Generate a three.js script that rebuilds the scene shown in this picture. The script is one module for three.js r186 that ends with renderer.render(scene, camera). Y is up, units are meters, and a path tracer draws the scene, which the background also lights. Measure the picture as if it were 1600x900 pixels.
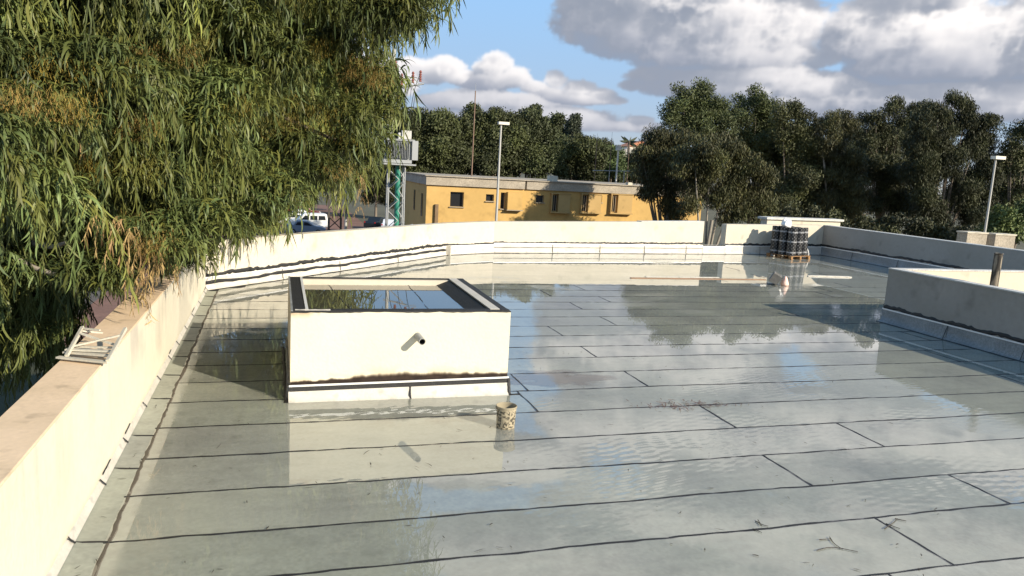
import * as THREE from 'three';
import { mergeGeometries } from 'three/addons/utils/BufferGeometryUtils.js';

// ------------------------------------------------------------------ random numbers and noise
function rng(seed) { let a = seed >>> 0; return () => { a = (a + 0x6D2B79F5) | 0; let t = Math.imul(a ^ (a >>> 15), 1 | a); t = (t + Math.imul(t ^ (t >>> 7), 61 | t)) ^ t; return ((t ^ (t >>> 14)) >>> 0) / 4294967296; }; }
const PERM = (() => { const r = rng(77), p = new Uint8Array(512), q = [...Array(256).keys()]; for (let i = 255; i > 0; i--) { const j = Math.floor(r() * (i + 1)); [q[i], q[j]] = [q[j], q[i]]; } for (let i = 0; i < 512; i++) p[i] = q[i & 255]; return p; })();
const VAL = (() => { const r = rng(991), v = new Float32Array(256); for (let i = 0; i < 256; i++) v[i] = r(); return v; })();
function n3(x, y, z) {                                    // smooth value noise, 0..1
  const xi = Math.floor(x), yi = Math.floor(y), zi = Math.floor(z); let u = x - xi, v = y - yi, w = z - zi;
  u = u * u * (3 - 2 * u); v = v * v * (3 - 2 * v); w = w * w * (3 - 2 * w);
  const X = xi & 255, Y = yi & 255, Z = zi & 255, P = PERM;
  const a = P[X] + Y, b = P[(X + 1) & 255] + Y, a0 = P[a & 255] + Z, a1 = P[(a + 1) & 255] + Z, b0 = P[b & 255] + Z, b1 = P[(b + 1) & 255] + Z;
  const g = (i) => VAL[P[i & 255]];
  const l = (p, q, t) => p + (q - p) * t;
  return l(l(l(g(a0), g(b0), u), l(g(a1), g(b1), u), v), l(l(g(a0 + 1), g(b0 + 1), u), l(g(a1 + 1), g(b1 + 1), u), v), w);
}
function fbm(x, y, z, o) { let s = 0, a = .5, t = 0; for (let i = 0; i < o; i++) { s += a * n3(x, y, z); t += a; x = x * 2.03 + 17.1; y = y * 2.03 + 5.7; z = z * 2.03 + 31.3; a *= .5; } return s / t; }
const sm = (a, b, x) => { const t = Math.min(1, Math.max(0, (x - a) / (b - a))); return t * t * (3 - 2 * t); };
const V = (x, y, z) => new THREE.Vector3(x, y, z);

// ------------------------------------------------------------------ camera: three metres above the roof, looking across it
const scene = new THREE.Scene();
const F = 1200;                                           // focal length for a 1600 wide picture
const camera = new THREE.PerspectiveCamera(2 * Math.atan(450 / F) * 180 / Math.PI, 16 / 9, 0.1, 4000);
const EYE = V(0, 3, 0);
const AX = V(0.9566, -0.0067, -0.2913), AY = V(0.0543, 0.9864, 0.1553), AZ = V(0.2863, -0.1644, 0.9439);   // world axes as the camera sees them
camera.position.copy(EYE);
{
  const m = new THREE.Matrix4().set(AX.x, AX.y, AX.z, 0, AY.x, AY.y, AY.z, 0, AZ.x, AZ.y, AZ.z, 0, 0, 0, 0, 1);
  camera.quaternion.setFromRotationMatrix(m).normalize();
}
scene.add(camera);
const ray = (px, py) => { const c = V(px - 800, 450 - py, -F); return V(AX.dot(c), AY.dot(c), AZ.dot(c)).normalize(); };
const atZ = (px, py, z) => { const d = ray(px, py); return d.multiplyScalar(z / d.z).add(EYE); };             // a surveyed point at that depth
const atY = (px, py, y = 0) => { const d = ray(px, py); return d.multiplyScalar((y - EYE.y) / d.y).add(EYE); };

// ------------------------------------------------------------------ sun
const SUN = V(1.4, 1.0, 1.7).normalize();
const sun = new THREE.DirectionalLight(new THREE.Color().setRGB(1.0, 0.90, 0.74), 5.0);
sun.position.copy(SUN.clone().multiplyScalar(120)).add(V(5, 0, -25)); sun.target.position.set(5, 0, -25);
sun.castShadow = true; sun.shadow.mapSize.set(4096, 4096);
Object.assign(sun.shadow.camera, { left: -90, right: 90, top: 90, bottom: -90, near: 1, far: 400 });
scene.add(sun, sun.target);

// ------------------------------------------------------------------ renderer
const renderer = new THREE.WebGLRenderer({ antialias: true });
renderer.toneMapping = THREE.LinearToneMapping;
renderer.toneMappingExposure = 1.5;
renderer.shadowMap.enabled = true;

// ------------------------------------------------------------------ sky: blue air with cumulus, marched as volumes in bearing and elevation
{
  const DEG = 180 / Math.PI, W = 4096, H = 2048;
  const ae = (px, py) => { const d = ray(px, py); return [Math.atan2(d.x, -d.z) * DEG, Math.asin(d.y) * DEG]; };
  const PX = DEG / F;
  const puffs = [];
  const cloud = (list, rw = 1, lum = 1) => {                 // a cloud of rounded puffs with one base and one top
    const ps = list.map(([px, py, rx, ry, k = 1]) => { const [u, v] = ae(px, py); return [u, v, rx * PX, ry * PX, rx * PX * .8 * rw, k, lum]; });
    let lo = 99, hi = -99, ul = 999, ur = -999; for (const p of ps) { lo = Math.min(lo, p[1] - p[3]); hi = Math.max(hi, p[1] + p[3]); ul = Math.min(ul, p[0] - p[2]); ur = Math.max(ur, p[0] + p[2]); }
    for (const p of ps) puffs.push([...p, lo, hi, (ul + ur) / 2, (ur - ul) / 2]);
  };
  // the large flat-based cloud over the middle
  cloud([[925, 10, 60, 44], [960, 38, 95, 52], [1040, 52, 130, 54], [1130, 40, 140, 74], [1200, 34, 84, 60], [1080, -30, 180, 70], [1235, 52, 50, 38], [985, 70, 85, 34], [1100, 84, 140, 34], [1000, -50, 120, 50], [1200, 80, 76, 26]]);
  // soft shaded banks below and right of it
  cloud([[1060, 118, 90, 24, .62], [1160, 118, 120, 28, .62], [1120, 140, 130, 22, .5], [1230, 128, 90, 26, .55], [1290, 140, 110, 34, .5], [1250, 165, 130, 20, .42], [1400, 160, 160, 28, .5], [1520, 150, 150, 36, .55], [1620, 160, 130, 34, .5], [1340, 178, 140, 16, .4]], .8, .85);
  cloud([[1375, 60, 90, 54], [1470, 66, 120, 54], [1560, 90, 110, 44], [1425, 14, 70, 50], [1345, 46, 44, 36, .8], [1600, 58, 90, 56], [1500, 100, 140, 38], [1440, -8, 90, 40], [1640, 10, 50, 50], [1700, 40, 120, 80], [1420, 110, 90, 30]], 1, 1.12);
  cloud([[1372, 130, 34, 22], [1350, 138, 26, 15], [1405, 136, 34, 15], [1297, 88, 26, 22, .75], [1278, 98, 22, 14, .6], [1218, 150, 26, 13, .85], [1560, 45, 16, 10, .8]]);
  // the row of bright heads to the left
  cloud([[692, 108, 36, 24], [665, 118, 34, 18], [722, 122, 28, 14], [645, 108, 34, 22]]);
  cloud([[772, 108, 32, 25], [802, 124, 36, 20], [760, 130, 40, 18], [836, 138, 30, 14]]);
  cloud([[870, 126, 25, 20], [902, 138, 32, 20], [935, 151, 30, 13], [960, 158, 22, 8], [862, 150, 40, 16], [892, 156, 66, 10]]);
  cloud([[720, 160, 90, 15, .7], [665, 176, 50, 11, .9], [790, 158, 110, 20, .55], [700, 188, 50, 8], [850, 182, 150, 20, .45], [930, 196, 120, 14, .4], [985, 134, 26, 13, .3], [760, 190, 120, 16, .45]], .8, .68);
  cloud([[1000, 188, 20, 7], [1020, 196, 16, 5], [978, 198, 26, 6, .6], [560, 130, 90, 40], [470, 90, 100, 50, .8], [330, 140, 120, 40], [180, 60, 130, 60, .7], [30, 120, 100, 40]]);
  // higher clouds over the same part of the sky
  cloud([[1120, -150, 190, 60], [1240, -170, 160, 50], [1020, -170, 120, 44]], 1, 1.1); cloud([[1450, -110, 200, 60], [1580, -130, 180, 60], [1350, -150, 120, 50]], 1, 1.1); cloud([[760, -260, 150, 44], [860, -240, 130, 40]], 1, 1.1);
  cloud([[1250, -330, 240, 60], [1420, -340, 200, 60]], 1, 1.1); cloud([[1640, -300, 220, 70]]); cloud([[480, -330, 160, 50]]); cloud([[960, -430, 220, 60], [1180, -460, 180, 50]], 1, 1.1); cloud([[1360, -230, 150, 36], [1180, -240, 90, 26]], 1, 1.1);
  // the rest of the dome, of the same kind
  const r = rng(4242);
  for (let i = 0; i < 52; i++) {
    let u = r() * 360 - 180, v = 4 + 40 * Math.pow(r(), 1.5);
    const s = (3 + 5 * r()) * (.6 + v / 45);
    const du = Math.abs(u - 17);
    if (v < 36 && du < 44) continue;
    for (let k = 0; k < 5; k++) puffs.push([u + (r() - .5) * 2.2 * s / Math.max(.35, Math.cos(v / DEG)), v + (r() - .5) * .5 * s, s * (.5 + .6 * r()), s * (.28 + .25 * r()), s * .6, .45 + .5 * r(), .85, v - .5 * s, v + .55 * s, u, s * 1.6]);
  }
  const L = [.64, .70, -.28];
  const near = [];
  let lum = 1, top = null;
  function dens(u, v, w, ps, cosv, oct) {
    let m = -1, l = 1;
    for (const p of ps) {
      let du = u - p[0]; if (du > 180) du -= 360; if (du < -180) du += 360;
      du = du * cosv / p[2]; let dv = (v - p[1]) / p[3]; if (dv < 0) dv *= 1.25;
      const dw = w / p[4], d = (1 - Math.sqrt(du * du + dv * dv + dw * dw)) ;
      const e = d + (p[5] - 1) * .35;
      if (e > m) { m = e; l = p[6]; top = p; }
    }
    lum = l; if (m < -.55) return 0;
    const k = Math.min(1, 6 / (ps.size || 3)), q = u * cosv;
    const f = fbm(q * .42 * k, v * .62 * k, w * .45 * k, oct) - .5;
    const g = Math.abs(n3(q * 1.15 * k + 9, v * 1.5 * k, w * 1.2 * k) - .5) + .5 * Math.abs(n3(q * 2.5 * k, v * 3.1 * k + 7, w * 2.5 * k) - .5) + (oct > 3 ? .28 * Math.abs(n3(q * 5.2, v * 6.2, w * 5 + 3) - .5) + .14 * Math.abs(n3(q * 10.8 + 3, v * 12.4, w * 10) - .5) : .10);
    return sm(0.0, oct > 2 ? .34 : .5, m + f * .85 - g * (oct > 2 ? .46 : .22) + (oct > 2 ? .20 : .13));
  }
  const sky = (u, v, out, ps, fine) => {
    const t = Math.max(0, v), h = Math.exp(-t / 9.5);
    let R = .19 + .17 * h, G = .42 - .04 * h, B = .74 - .36 * h;             // air, paler and greyer low down
    const z = sm(12, 55, t); R *= 1 - .62 * z; G *= 1 - .56 * z; B *= 1 - .50 * z;
    if (ps.length) {
      const cosv = Math.cos(v / DEG); let far = 0, T = 1, cr = 0, cg = 0, cb = 0;
      for (const p of ps) far = Math.max(far, p[4]);
      far *= 1.35; const ds = fine ? .62 : 1.2, N = Math.ceil(2 * far / ds);
      for (let i = 0; i < N && T > .02; i++) {
        const w = (i + .5 - N / 2) * ds, d = dens(u, v, w, ps, cosv, fine ? 5 : 3);
        if (d <= .003) continue; const lm = lum, tp = top; let uu = u - tp[9]; if (uu > 180) uu -= 360; if (uu < -180) uu += 360;
        const hv = (v - tp[7]) / (tp[8] - tp[7]) + .22 * uu * cosv / tp[10] + .22 * (fbm(u * cosv * .8, v * 1.1, 50, 2) - .5);
        const k = 1.15, a = 1 - Math.exp(-d * ds * k * 2.1);
        let tau = 0, s = .55;
        for (let j = 1; j <= 4; j++) { const q = s * j * (j + 1) / 2 * .7; tau += dens(u + L[0] * q, v + L[1] * q, w + L[2] * q, ps, cosv, 2) * s * j * .7; }
        const lit = (.72 * Math.exp(-tau * k * 1.5) + .28 * Math.exp(-tau * k * .35)) * (.17 + .83 * sm(-.02, .58, hv)), hz = sm(-2, 12, v);
        const below = Math.min(1, tau * .6);
        cr += T * a * (lit * .56 * lm + .180); cg += T * a * (lit * .50 * lm + .208); cb += T * a * (lit * .415 * lm + .275 - .01 * below);
        T *= 1 - a;
      }
      const veil = .30 * Math.exp(-t / 4.5);                                   // air in front of the far clouds
      const A = 1 - T;
      cr = cr * (1 - veil) + A * veil * .29; cg = cg * (1 - veil) + A * veil * .32; cb = cb * (1 - veil) + A * veil * .44;
      R = R * T + cr; G = G * T + cg; B = B * T + cb;
    }
    out[0] = R; out[1] = G; out[2] = B;
  };
  const pick = (ps, u, v) => { const o = []; const c = Math.max(.2, Math.cos(v / DEG)); for (const p of ps) { let du = Math.abs(u - p[0]); if (du > 180) du = 360 - du; if (du * c < p[2] * 1.75 + 3.2 && Math.abs(v - p[1]) < p[3] * 1.75 + 3.2) o.push(p); } return o; };
  const data = new Float32Array(W * H * 4), o = [0, 0, 0];
  const cw = 1024, ch = 512, coarse = new Float32Array(cw * ch * 3);
  const bear = (x, w) => { let a = ((x + .5) / w - .5) * 360 + 90; if (a > 180) a -= 360; return a; };   // texture column -> bearing from -z, to the right
  for (let y = 0; y < ch; y++) {
    const v = ((y + .5) / ch - .5) * 180;
    for (let x = 0; x < cw; x++) { const u = bear(x, cw); sky(u, Math.max(v, -1), o, v < -3 ? [] : pick(puffs, u, Math.max(v, -1)), false); coarse.set(o, (y * cw + x) * 3); }
  }
  const inView = (u, v) => u > -28 && u < 60 && v > -2 && v < 27;
  for (let y = 0; y < H; y++) {
    const v = ((y + .5) / H - .5) * 180;
    for (let x = 0; x < W; x++) {
      const u = bear(x, W), i = (y * W + x) * 4;
      if (inView(u, v)) sky(u, v, o, pick(puffs, u, v), true);
      else {
        const fx = (x + .5) / 4 - .5, fy = Math.min(ch - 1.001, Math.max(0, (y + .5) / 4 - .5)), x0 = Math.floor(fx), y0 = Math.floor(fy), a = fx - x0, b = fy - y0;
        for (let c = 0; c < 3; c++) {
          const g = (xx, yy) => coarse[(yy * cw + ((xx + cw) % cw)) * 3 + c];
          o[c] = (g(x0, y0) * (1 - a) + g(x0 + 1, y0) * a) * (1 - b) + (g(x0, y0 + 1) * (1 - a) + g(x0 + 1, y0 + 1) * a) * b;
        }
      }
      data[i] = o[0]; data[i + 1] = o[1]; data[i + 2] = o[2]; data[i + 3] = 1;
    }
  }
  const t = new THREE.DataTexture(data, W, H, THREE.RGBAFormat, THREE.FloatType);
  t.mapping = THREE.EquirectangularReflectionMapping; t.magFilter = THREE.LinearFilter; t.minFilter = THREE.LinearFilter; t.needsUpdate = true;
  scene.background = t; scene.environment = t;
  scene.backgroundIntensity = 1; scene.environmentIntensity = 1;
}

// ------------------------------------------------------------------ textures
function tex(w, h, fn, srgb = true) {                       // fn(x, y) -> [r, g, b] 0..1
  const d = new Uint8Array(w * h * 4);
  for (let y = 0; y < h; y++) for (let x = 0; x < w; x++) { const c = fn(x, y), i = (y * w + x) * 4; for (let k = 0; k < 3; k++) d[i + k] = Math.max(0, Math.min(255, c[k] * 255)); d[i + 3] = c.length > 3 ? Math.max(0, Math.min(255, c[3] * 255)) : 255; }
  const t = new THREE.DataTexture(d, w, h); t.wrapS = t.wrapT = THREE.RepeatWrapping; t.magFilter = THREE.LinearFilter; t.minFilter = THREE.LinearMipmapLinearFilter; t.generateMipmaps = true;
  if (srgb) t.colorSpace = THREE.SRGBColorSpace; t.needsUpdate = true; return t;
}
// noise that tiles over a square: blend of four shifted looks
function tileN(x, y, s, f, o, z) { const u = x / s, v = y / s, q = (a, b) => fbm(a * f, b * f, z, o); return (q(u, v) * (1 - u) + q(u - 1, v) * u) * (1 - v) + (q(u, v - 1) * (1 - u) + q(u - 1, v - 1) * u) * v; }
const sc = (t, rx, ry = rx) => { const c = t.clone(); c.repeat.set(rx, ry); c.needsUpdate = true; return c; };
const wallTex = tex(512, 512, (x, y) => { const a = tileN(x, y, 512, 5, 4, 3), b = tileN(x, y, 512, 60, 2, 8), c = tileN(x, y, 512, 14, 3, 12); const k = .9 + .12 * (a - .5) + .06 * (b - .5) - .10 * sm(.6, .8, c); return [k, k * .985, k * (.955 + .03 * a)]; });
const plasterBump = tex(512, 512, (x, y) => { const k = .6 * tileN(x, y, 512, 70, 2, 2) + .4 * tileN(x, y, 512, 9, 3, 4); return [k, k, k]; }, false);
const grainTex = tex(512, 512, (x, y) => { const k = .82 + .30 * (tileN(x, y, 512, 90, 2, 21) - .5) + .22 * (tileN(x, y, 512, 7, 4, 23) - .5); return [k, k, k]; });

const M = {};
const std = (o) => new THREE.MeshStandardMaterial(o);
const lin = (r, g, b) => new THREE.Color().setRGB(r, g, b);
M.wall = std({ color: lin(.70, .655, .54), roughness: .9, map: sc(wallTex, .25), bumpMap: sc(plasterBump, .5), bumpScale: .006 });
M.render = std({ color: lin(.40, .375, .33), roughness: .92, map: sc(wallTex, .25), bumpMap: sc(plasterBump, .5), bumpScale: .006 });  // wall plaster, its colour darkened and greyed for the right parapet and well
M.cap = std({ color: lin(.84, .645, .43), roughness: .92, map: sc(wallTex, .6), bumpMap: sc(plasterBump, .5), bumpScale: .004 });
M.coping = std({ color: lin(.80, .78, .72), roughness: .8, map: sc(grainTex, .7) });
M.tar = std({ color: lin(.016, .015, .014), roughness: .55, bumpMap: sc(plasterBump, 2), bumpScale: .006 });
M.deck = std({ color: lin(.03, .03, .028), roughness: .8 });
M.flash = std({ color: lin(.36, .37, .36), roughness: .55, map: sc(grainTex, .6) });
M.whitepaint = std({ color: lin(.66, .64, .57), roughness: .6, map: sc(wallTex, .8), bumpMap: sc(plasterBump, 1), bumpScale: .004 });
M.bar = std({ color: lin(.80, .79, .76), roughness: .4, metalness: .2 });
M.galv = std({ color: lin(.36, .37, .37), roughness: .5, metalness: .5 });
M.dark = std({ color: lin(.02, .02, .02), roughness: .8 });
M.ochre = std({ color: lin(.64, .425, .15), roughness: .92, map: sc(wallTex, .12), bumpMap: sc(plasterBump, .4), bumpScale: .004 });
M.concrete = std({ color: lin(.52, .45, .35), roughness: .9, map: sc(grainTex, .3) });
M.wood = std({ color: lin(.62, .52, .36), roughness: .8, map: sc(grainTex, .5, 4) });

// ------------------------------------------------------------------ objects, names, labels
const used = new Map();
function numbered(n) { const k = used.get(n) || 0; used.set(n, k + 1); return k ? n + '_' + String(k).padStart(3, '0') : n; }
function tag(o, label, category, group, kind) { if (label) o.userData.label = label; if (category) o.userData.category = category; if (group) o.userData.group = group; if (kind) o.userData.kind = kind; return o; }
function mesh(name, geo, mat, parent) {
  const g = Array.isArray(geo) ? mergeGeometries(geo.map((q) => { const n = q.index ? q.toNonIndexed() : q; for (const k of Object.keys(n.attributes)) if (!['position', 'normal', 'uv'].includes(k)) n.deleteAttribute(k); return n; })) : geo;
  const m = new THREE.Mesh(g, mat); m.name = parent ? name : numbered(name); m.castShadow = m.receiveShadow = true; (parent || scene).add(m); return m;
}
function thing(name, label, category, pos = [0, 0, 0], turn = 0, group, kind) { const o = new THREE.Group(); o.name = numbered(name); o.position.set(...pos); o.rotation.y = turn; scene.add(o); return tag(o, label, category, group, kind); }
// a box with uv in metres, centred on x and z, standing on y = 0 of its own; optional place and turn
function box(w, h, d, x = 0, y = 0, z = 0, ry = 0, rx = 0, rz = 0) {
  const g = new THREE.BoxGeometry(w, h, d), uv = g.attributes.uv, dims = [[d, h], [d, h], [w, d], [w, d], [w, h], [w, h]];
  for (let i = 0; i < uv.count; i++) { const f = dims[Math.floor(i / 4)]; uv.setXY(i, uv.getX(i) * f[0] + x * .37, uv.getY(i) * f[1] + z * .21); }
  if (rx) g.rotateX(rx); if (rz) g.rotateZ(rz); if (ry) g.rotateY(ry);
  return g.translate(x, y + h / 2, z);
}
function rod(a, b, r0, r1 = r0, n = 8) { const d = b.clone().sub(a), g = new THREE.CylinderGeometry(r1, r0, d.length(), n, 1); g.applyQuaternion(new THREE.Quaternion().setFromUnitVectors(V(0, 1, 0), d.clone().normalize())); return g.translate((a.x + b.x) / 2, (a.y + b.y) / 2, (a.z + b.z) / 2); }
function tube(pts, r0, r1, n = 7, seg = 14) {                // tapered limb through points
  const c = new THREE.CatmullRomCurve3(pts), g = new THREE.TubeGeometry(c, seg, 1, n, false), p = g.attributes.position, q = V(0, 0, 0);
  for (let i = 0; i <= seg; i++) { const s = c.getPointAt(i / seg), r = r0 + (r1 - r0) * i / seg; for (let j = 0; j <= n; j++) { const k = i * (n + 1) + j; q.fromBufferAttribute(p, k).sub(s).multiplyScalar(r).add(s); p.setXYZ(k, q.x, q.y, q.z); } }
  return g;
}
// a wall between two plan points: four corners, top may slope
function prism(A, B, y0, hA, hB, t, side = 1) {
  const d = V(B[0] - A[0], 0, B[1] - A[1]), len = d.length(); d.normalize(); const n = V(-d.z, 0, d.x).multiplyScalar(t * side);
  const P = (p, y, k) => [p[0] + n.x * k, y, p[1] + n.z * k], g = new THREE.BufferGeometry(), pos = [], uv = [];
  const quad = (a, b, c, e, ua, ub) => { for (const [q, u] of [[a, [0, 0]], [b, [ua, 0]], [c, [ua, ub]], [a, [0, 0]], [c, [ua, ub]], [e, [0, ub]]]) { pos.push(...q); uv.push(u[0] + A[0] * .3, u[1] + A[1] * .3); } };
  const a0 = P(A, y0, 0), b0 = P(B, y0, 0), a1 = P(A, hA, 0), b1 = P(B, hB, 0), c0 = P(A, y0, 1), d0 = P(B, y0, 1), c1 = P(A, hA, 1), d1 = P(B, hB, 1), h = hA - y0;
  if (side > 0) { quad(b0, a0, a1, b1, len, h); quad(c0, d0, d1, c1, len, h); quad(a1, c1, d1, b1, t, len); quad(a0, c0, c1, a1, t, h); quad(d0, b0, b1, d1, t, h); quad(b0, d0, c0, a0, t, len); }
  else { quad(a0, b0, b1, a1, len, h); quad(d0, c0, c1, d1, len, h); quad(c1, a1, b1, d1, t, len); quad(c0, a0, a1, c1, t, h); quad(b0, d0, d1, b1, t, h); quad(d0, b0, a0, c0, t, len); }
  g.setAttribute('position', new THREE.Float32BufferAttribute(pos, 3)); g.setAttribute('uv', new THREE.Float32BufferAttribute(uv, 2)); g.computeVertexNormals(); return g;
}
// an uneven line of tar laid along a surface: from a to b, raised along up
function bead(a, b, up, width, high, seed, step = .18) {
  const r = rng(seed), d = b.clone().sub(a), len = d.length(), n = Math.max(2, Math.min(240, Math.round(len / step))); d.normalize(); const s = d.clone().cross(up).normalize(), pos = [], idx = [];
  let wob = 0;
  for (let i = 0; i <= n; i++) {
    const p = a.clone().addScaledVector(d, len * i / n); wob = wob * .8 + (r() - .5) * width * .34; const w1 = width * (.32 + .4 * r()), w2 = width * (.32 + .4 * r()), hh = high * (.6 + .6 * r());
    for (const [k, y] of [[-w1, -.002], [-w1 * .45, hh * .85], [w2 * .45, hh], [w2, -.002]]) { const q = p.clone().addScaledVector(s, k + wob).addScaledVector(up, y); pos.push(q.x, q.y, q.z); }
    if (i < n) for (let k = 0; k < 3; k++) { const o = i * 4 + k; idx.push(o, o + 1, o + 4, o + 1, o + 5, o + 4); }
  }
  const g = new THREE.BufferGeometry(); g.setAttribute('position', new THREE.Float32BufferAttribute(pos, 3)); g.setAttribute('uv', new THREE.Float32BufferAttribute(pos.filter((_, i) => i % 3 !== 1), 2)); g.setIndex(idx); g.computeVertexNormals(); return g;
}
const UP = V(0, 1, 0);

// ================================================================== the roof: sheets of felt on a dark deck, with tarred seams
const A0 = [-1.5, 4], A1 = [-1.56, -17.55], B1 = [5.3, -24.85], C1 = [7.2, -25.8], D1 = [16.1, -26.9], E1 = [17.2, -27.03], F1 = [22.3, -27.6], G1 = [22.5, 4];
const outline = [A0, A1, B1, C1, D1, E1, F1, G1];
// x range of the roof at a depth z
function roofX(z) {
  let lo = -1.5, hi = 22.4;
  if (z < -17.55) { lo = z > -24.85 ? A1[0] + (z - A1[1]) / (B1[1] - A1[1]) * (B1[0] - A1[0]) : z > -25.8 ? B1[0] + (z - B1[1]) / (C1[1] - B1[1]) * (C1[0] - B1[0]) : C1[0] + (z - C1[1]) / (F1[1] - C1[1]) * (F1[0] - C1[0]); }
  return [lo, hi];
}
const roof = thing('roof', null, null, [0, 0, 0], 0, null, 'structure');
{
  const s = new THREE.Shape(outline.map(([x, z]) => new THREE.Vector2(x, -z)));
  const g = new THREE.ExtrudeGeometry(s, { depth: 5.6, bevelEnabled: false }); g.rotateX(-Math.PI / 2); g.translate(0, -5.604, 0);
  mesh('roof_slab', g, M.deck, roof);
}
const feltTex = tex(1024, 1024, (x, y) => {
  const a = tileN(x, y, 1024, 4, 5, 41), b = tileN(x, y, 1024, 130, 2, 43), c = tileN(x, y, 1024, 16, 4, 45), st = tileN(x * 1, (y * 5) % 1024, 1024, 8, 3, 47);
  const k = .80 + .30 * (a - .5) + .12 * (b - .5) + .14 * (c - .5) + .10 * (st - .5), d = sm(.58, .78, c) * .09;
  return [k - d, (k - d) * (1.0), (k - d) * (.985 - .05 * a)];
});
const feltTones = [[.49, .495, .44], [.46, .468, .415], [.51, .514, .46], [.45, .462, .415], [.487, .49, .45]];
M.felt = feltTones.map((c, i) => { const t = sc(feltTex, .28); t.offset.set(i * .31, i * .17); return std({ color: lin(...c), roughness: .75, map: t }); });
const rows = [3.2, 2.35, 1.5, .65, -.2, -1.05, -1.9, -2.75, -3.62, -4.49, -5.37, -6.1, -6.93, -7.79, -8.69, -9.59, -10.43, -11.29, -12.04, -12.87, -13.71, -14.58, -15.41, -16.27, -17.04, -17.93, -18.77, -19.6, -20.45, -21.3, -22.15, -23, -23.85, -24.7, -25.5, -26.3, -27.0];
const joints = { '-4.49': [5.27], '-5.37': [6.9], '-6.1': [5.15], '-6.93': [6.81], '-7.79': [5.37], '-8.69': [3.12], '-9.59': [3.27, 5.09], '-10.43': [11.68], '-11.29': [5.0], '-12.87': [5.0], '-13.71': [6.47], '-15.41': [6.4], '-16.27': [7.46], '-17.04': [6.26], '-17.93': [7.5, 15.04], '-18.77': [16.44] };
const wob = rng(515);
function sheet(x0, x1, z0, z1, e, mat) {                  // one piece of felt, its long edges a little wavy, its lap raised
  const n = Math.max(2, Math.min(14, Math.round((x1 - x0) / .5))), pos = [], uv = [], idx = [], nm = [];
  for (let i = 0; i <= n; i++) { const x = x0 + (x1 - x0) * i / n; for (const [z, y] of [[z0, 0], [z1, .003]]) { const q = z + (wob() - .5) * .012; pos.push(x, e + y, q); uv.push(x, q); nm.push(0, 1, 0); } if (i < n) { const o = i * 2; idx.push(o, o + 2, o + 1, o + 1, o + 2, o + 3); } }
  const g = new THREE.BufferGeometry(); g.setAttribute('position', new THREE.Float32BufferAttribute(pos, 3)); g.setAttribute('normal', new THREE.Float32BufferAttribute(nm, 3)); g.setAttribute('uv', new THREE.Float32BufferAttribute(uv, 2)); g.setIndex(idx);
  return mesh('felt_sheet', g, mat, roof);
}
{
  const r = rng(88);
  for (let i = 0; i + 1 < rows.length; i++) {
    const za = rows[i], zb = rows[i + 1], [lo, hi] = roofX((za + zb) / 2), L = i ? Math.max(-1.24, Math.max(lo, roofX(za)[0]) + (za < -17.5 ? .1 : 0)) : -1.24;
    const js = (joints[String(za)] || []).slice(); let last = js.length ? js[js.length - 1] : L + 3 + 6 * r();
    if (!js.length && za > -4) js.push(last);
    while ((last += 8 + 1.2 * r()) < hi - .6) js.push(last);
    const cuts = [L, ...js.filter((x) => x > L + .4), hi];
    for (let k = 0; k + 1 < cuts.length; k++) sheet(cuts[k], cuts[k + 1], za, zb, 0, M.felt[Math.floor(r() * 5)]);
    for (let k = 1; k + 1 < cuts.length; k++) mesh('tar_seam', bead(V(cuts[k], 0, za), V(cuts[k] + (r() - .5) * .03, 0, zb), UP, .038, .009, 900 + i * 9 + k, .12), M.tar, roof);
    if (i) mesh('tar_seam', bead(V(L - .02, 0, za), V(hi, 0, za + (r() - .5) * .03), UP, za < -19.5 ? .022 : .034 + .012 * r(), za < -19.5 ? .004 : .009, 300 + i, .11), M.tar, roof);
  }
  // the strip of short pieces along the left wall, and the lap between the two
  const cs = [4, 2.9, 1.9, .9, -.1, -1.1, -2.1, -3.1, -4.1, -5.1, -6.11, -7.56, -8.46, -9.75, -10.8, -11.8, -12.8, -13.8, -14.8, -15.8, -16.8, -17.5];
  for (let i = 0; i + 1 < cs.length; i++) {
    const g = new THREE.BufferGeometry(), pos = [], uv = [], x = [-1.235, -1.40, -1.53];
    const y = [.004, .006, .03];
    for (const z of [cs[i], cs[i + 1]]) for (let k = 0; k < 3; k++) { pos.push(x[k], y[k], z); uv.push(x[k] + i, z); }
    g.setAttribute('position', new THREE.Float32BufferAttribute(pos, 3)); g.setAttribute('uv', new THREE.Float32BufferAttribute(uv, 2)); g.setIndex([0, 3, 1, 1, 3, 4, 1, 4, 2, 2, 4, 5].reverse()); g.computeVertexNormals();
    if (g.attributes.normal.getY(0) < 0) { g.setIndex([0, 3, 1, 1, 3, 4, 1, 4, 2, 2, 4, 5]); g.computeVertexNormals(); }
    mesh('felt_sheet', g, M.felt[(i * 3 + 1) % 5], roof);
    if (i) mesh('tar_seam', bead(V(-1.235, .004, cs[i]), V(-1.49, .012, cs[i] - .02), UP, .022, .008, 1700 + i, .06), M.tar, roof);
  }
  M.lap = std({ color: lin(.085, .07, .05), roughness: .8 });
  mesh('tar_seam', bead(V(-1.235, 0, 4), V(-1.24, 0, -4), UP, .042, .009, 61, .1), M.lap, roof); mesh('tar_seam', bead(V(-1.24, 0, -4), V(-1.235, 0, -10), UP, .044, .009, 62, .1), M.lap, roof); mesh('tar_seam', bead(V(-1.235, 0, -10), V(-1.25, 0, -17.5), UP, .05, .011, 63, .12), M.lap, roof);
}
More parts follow.
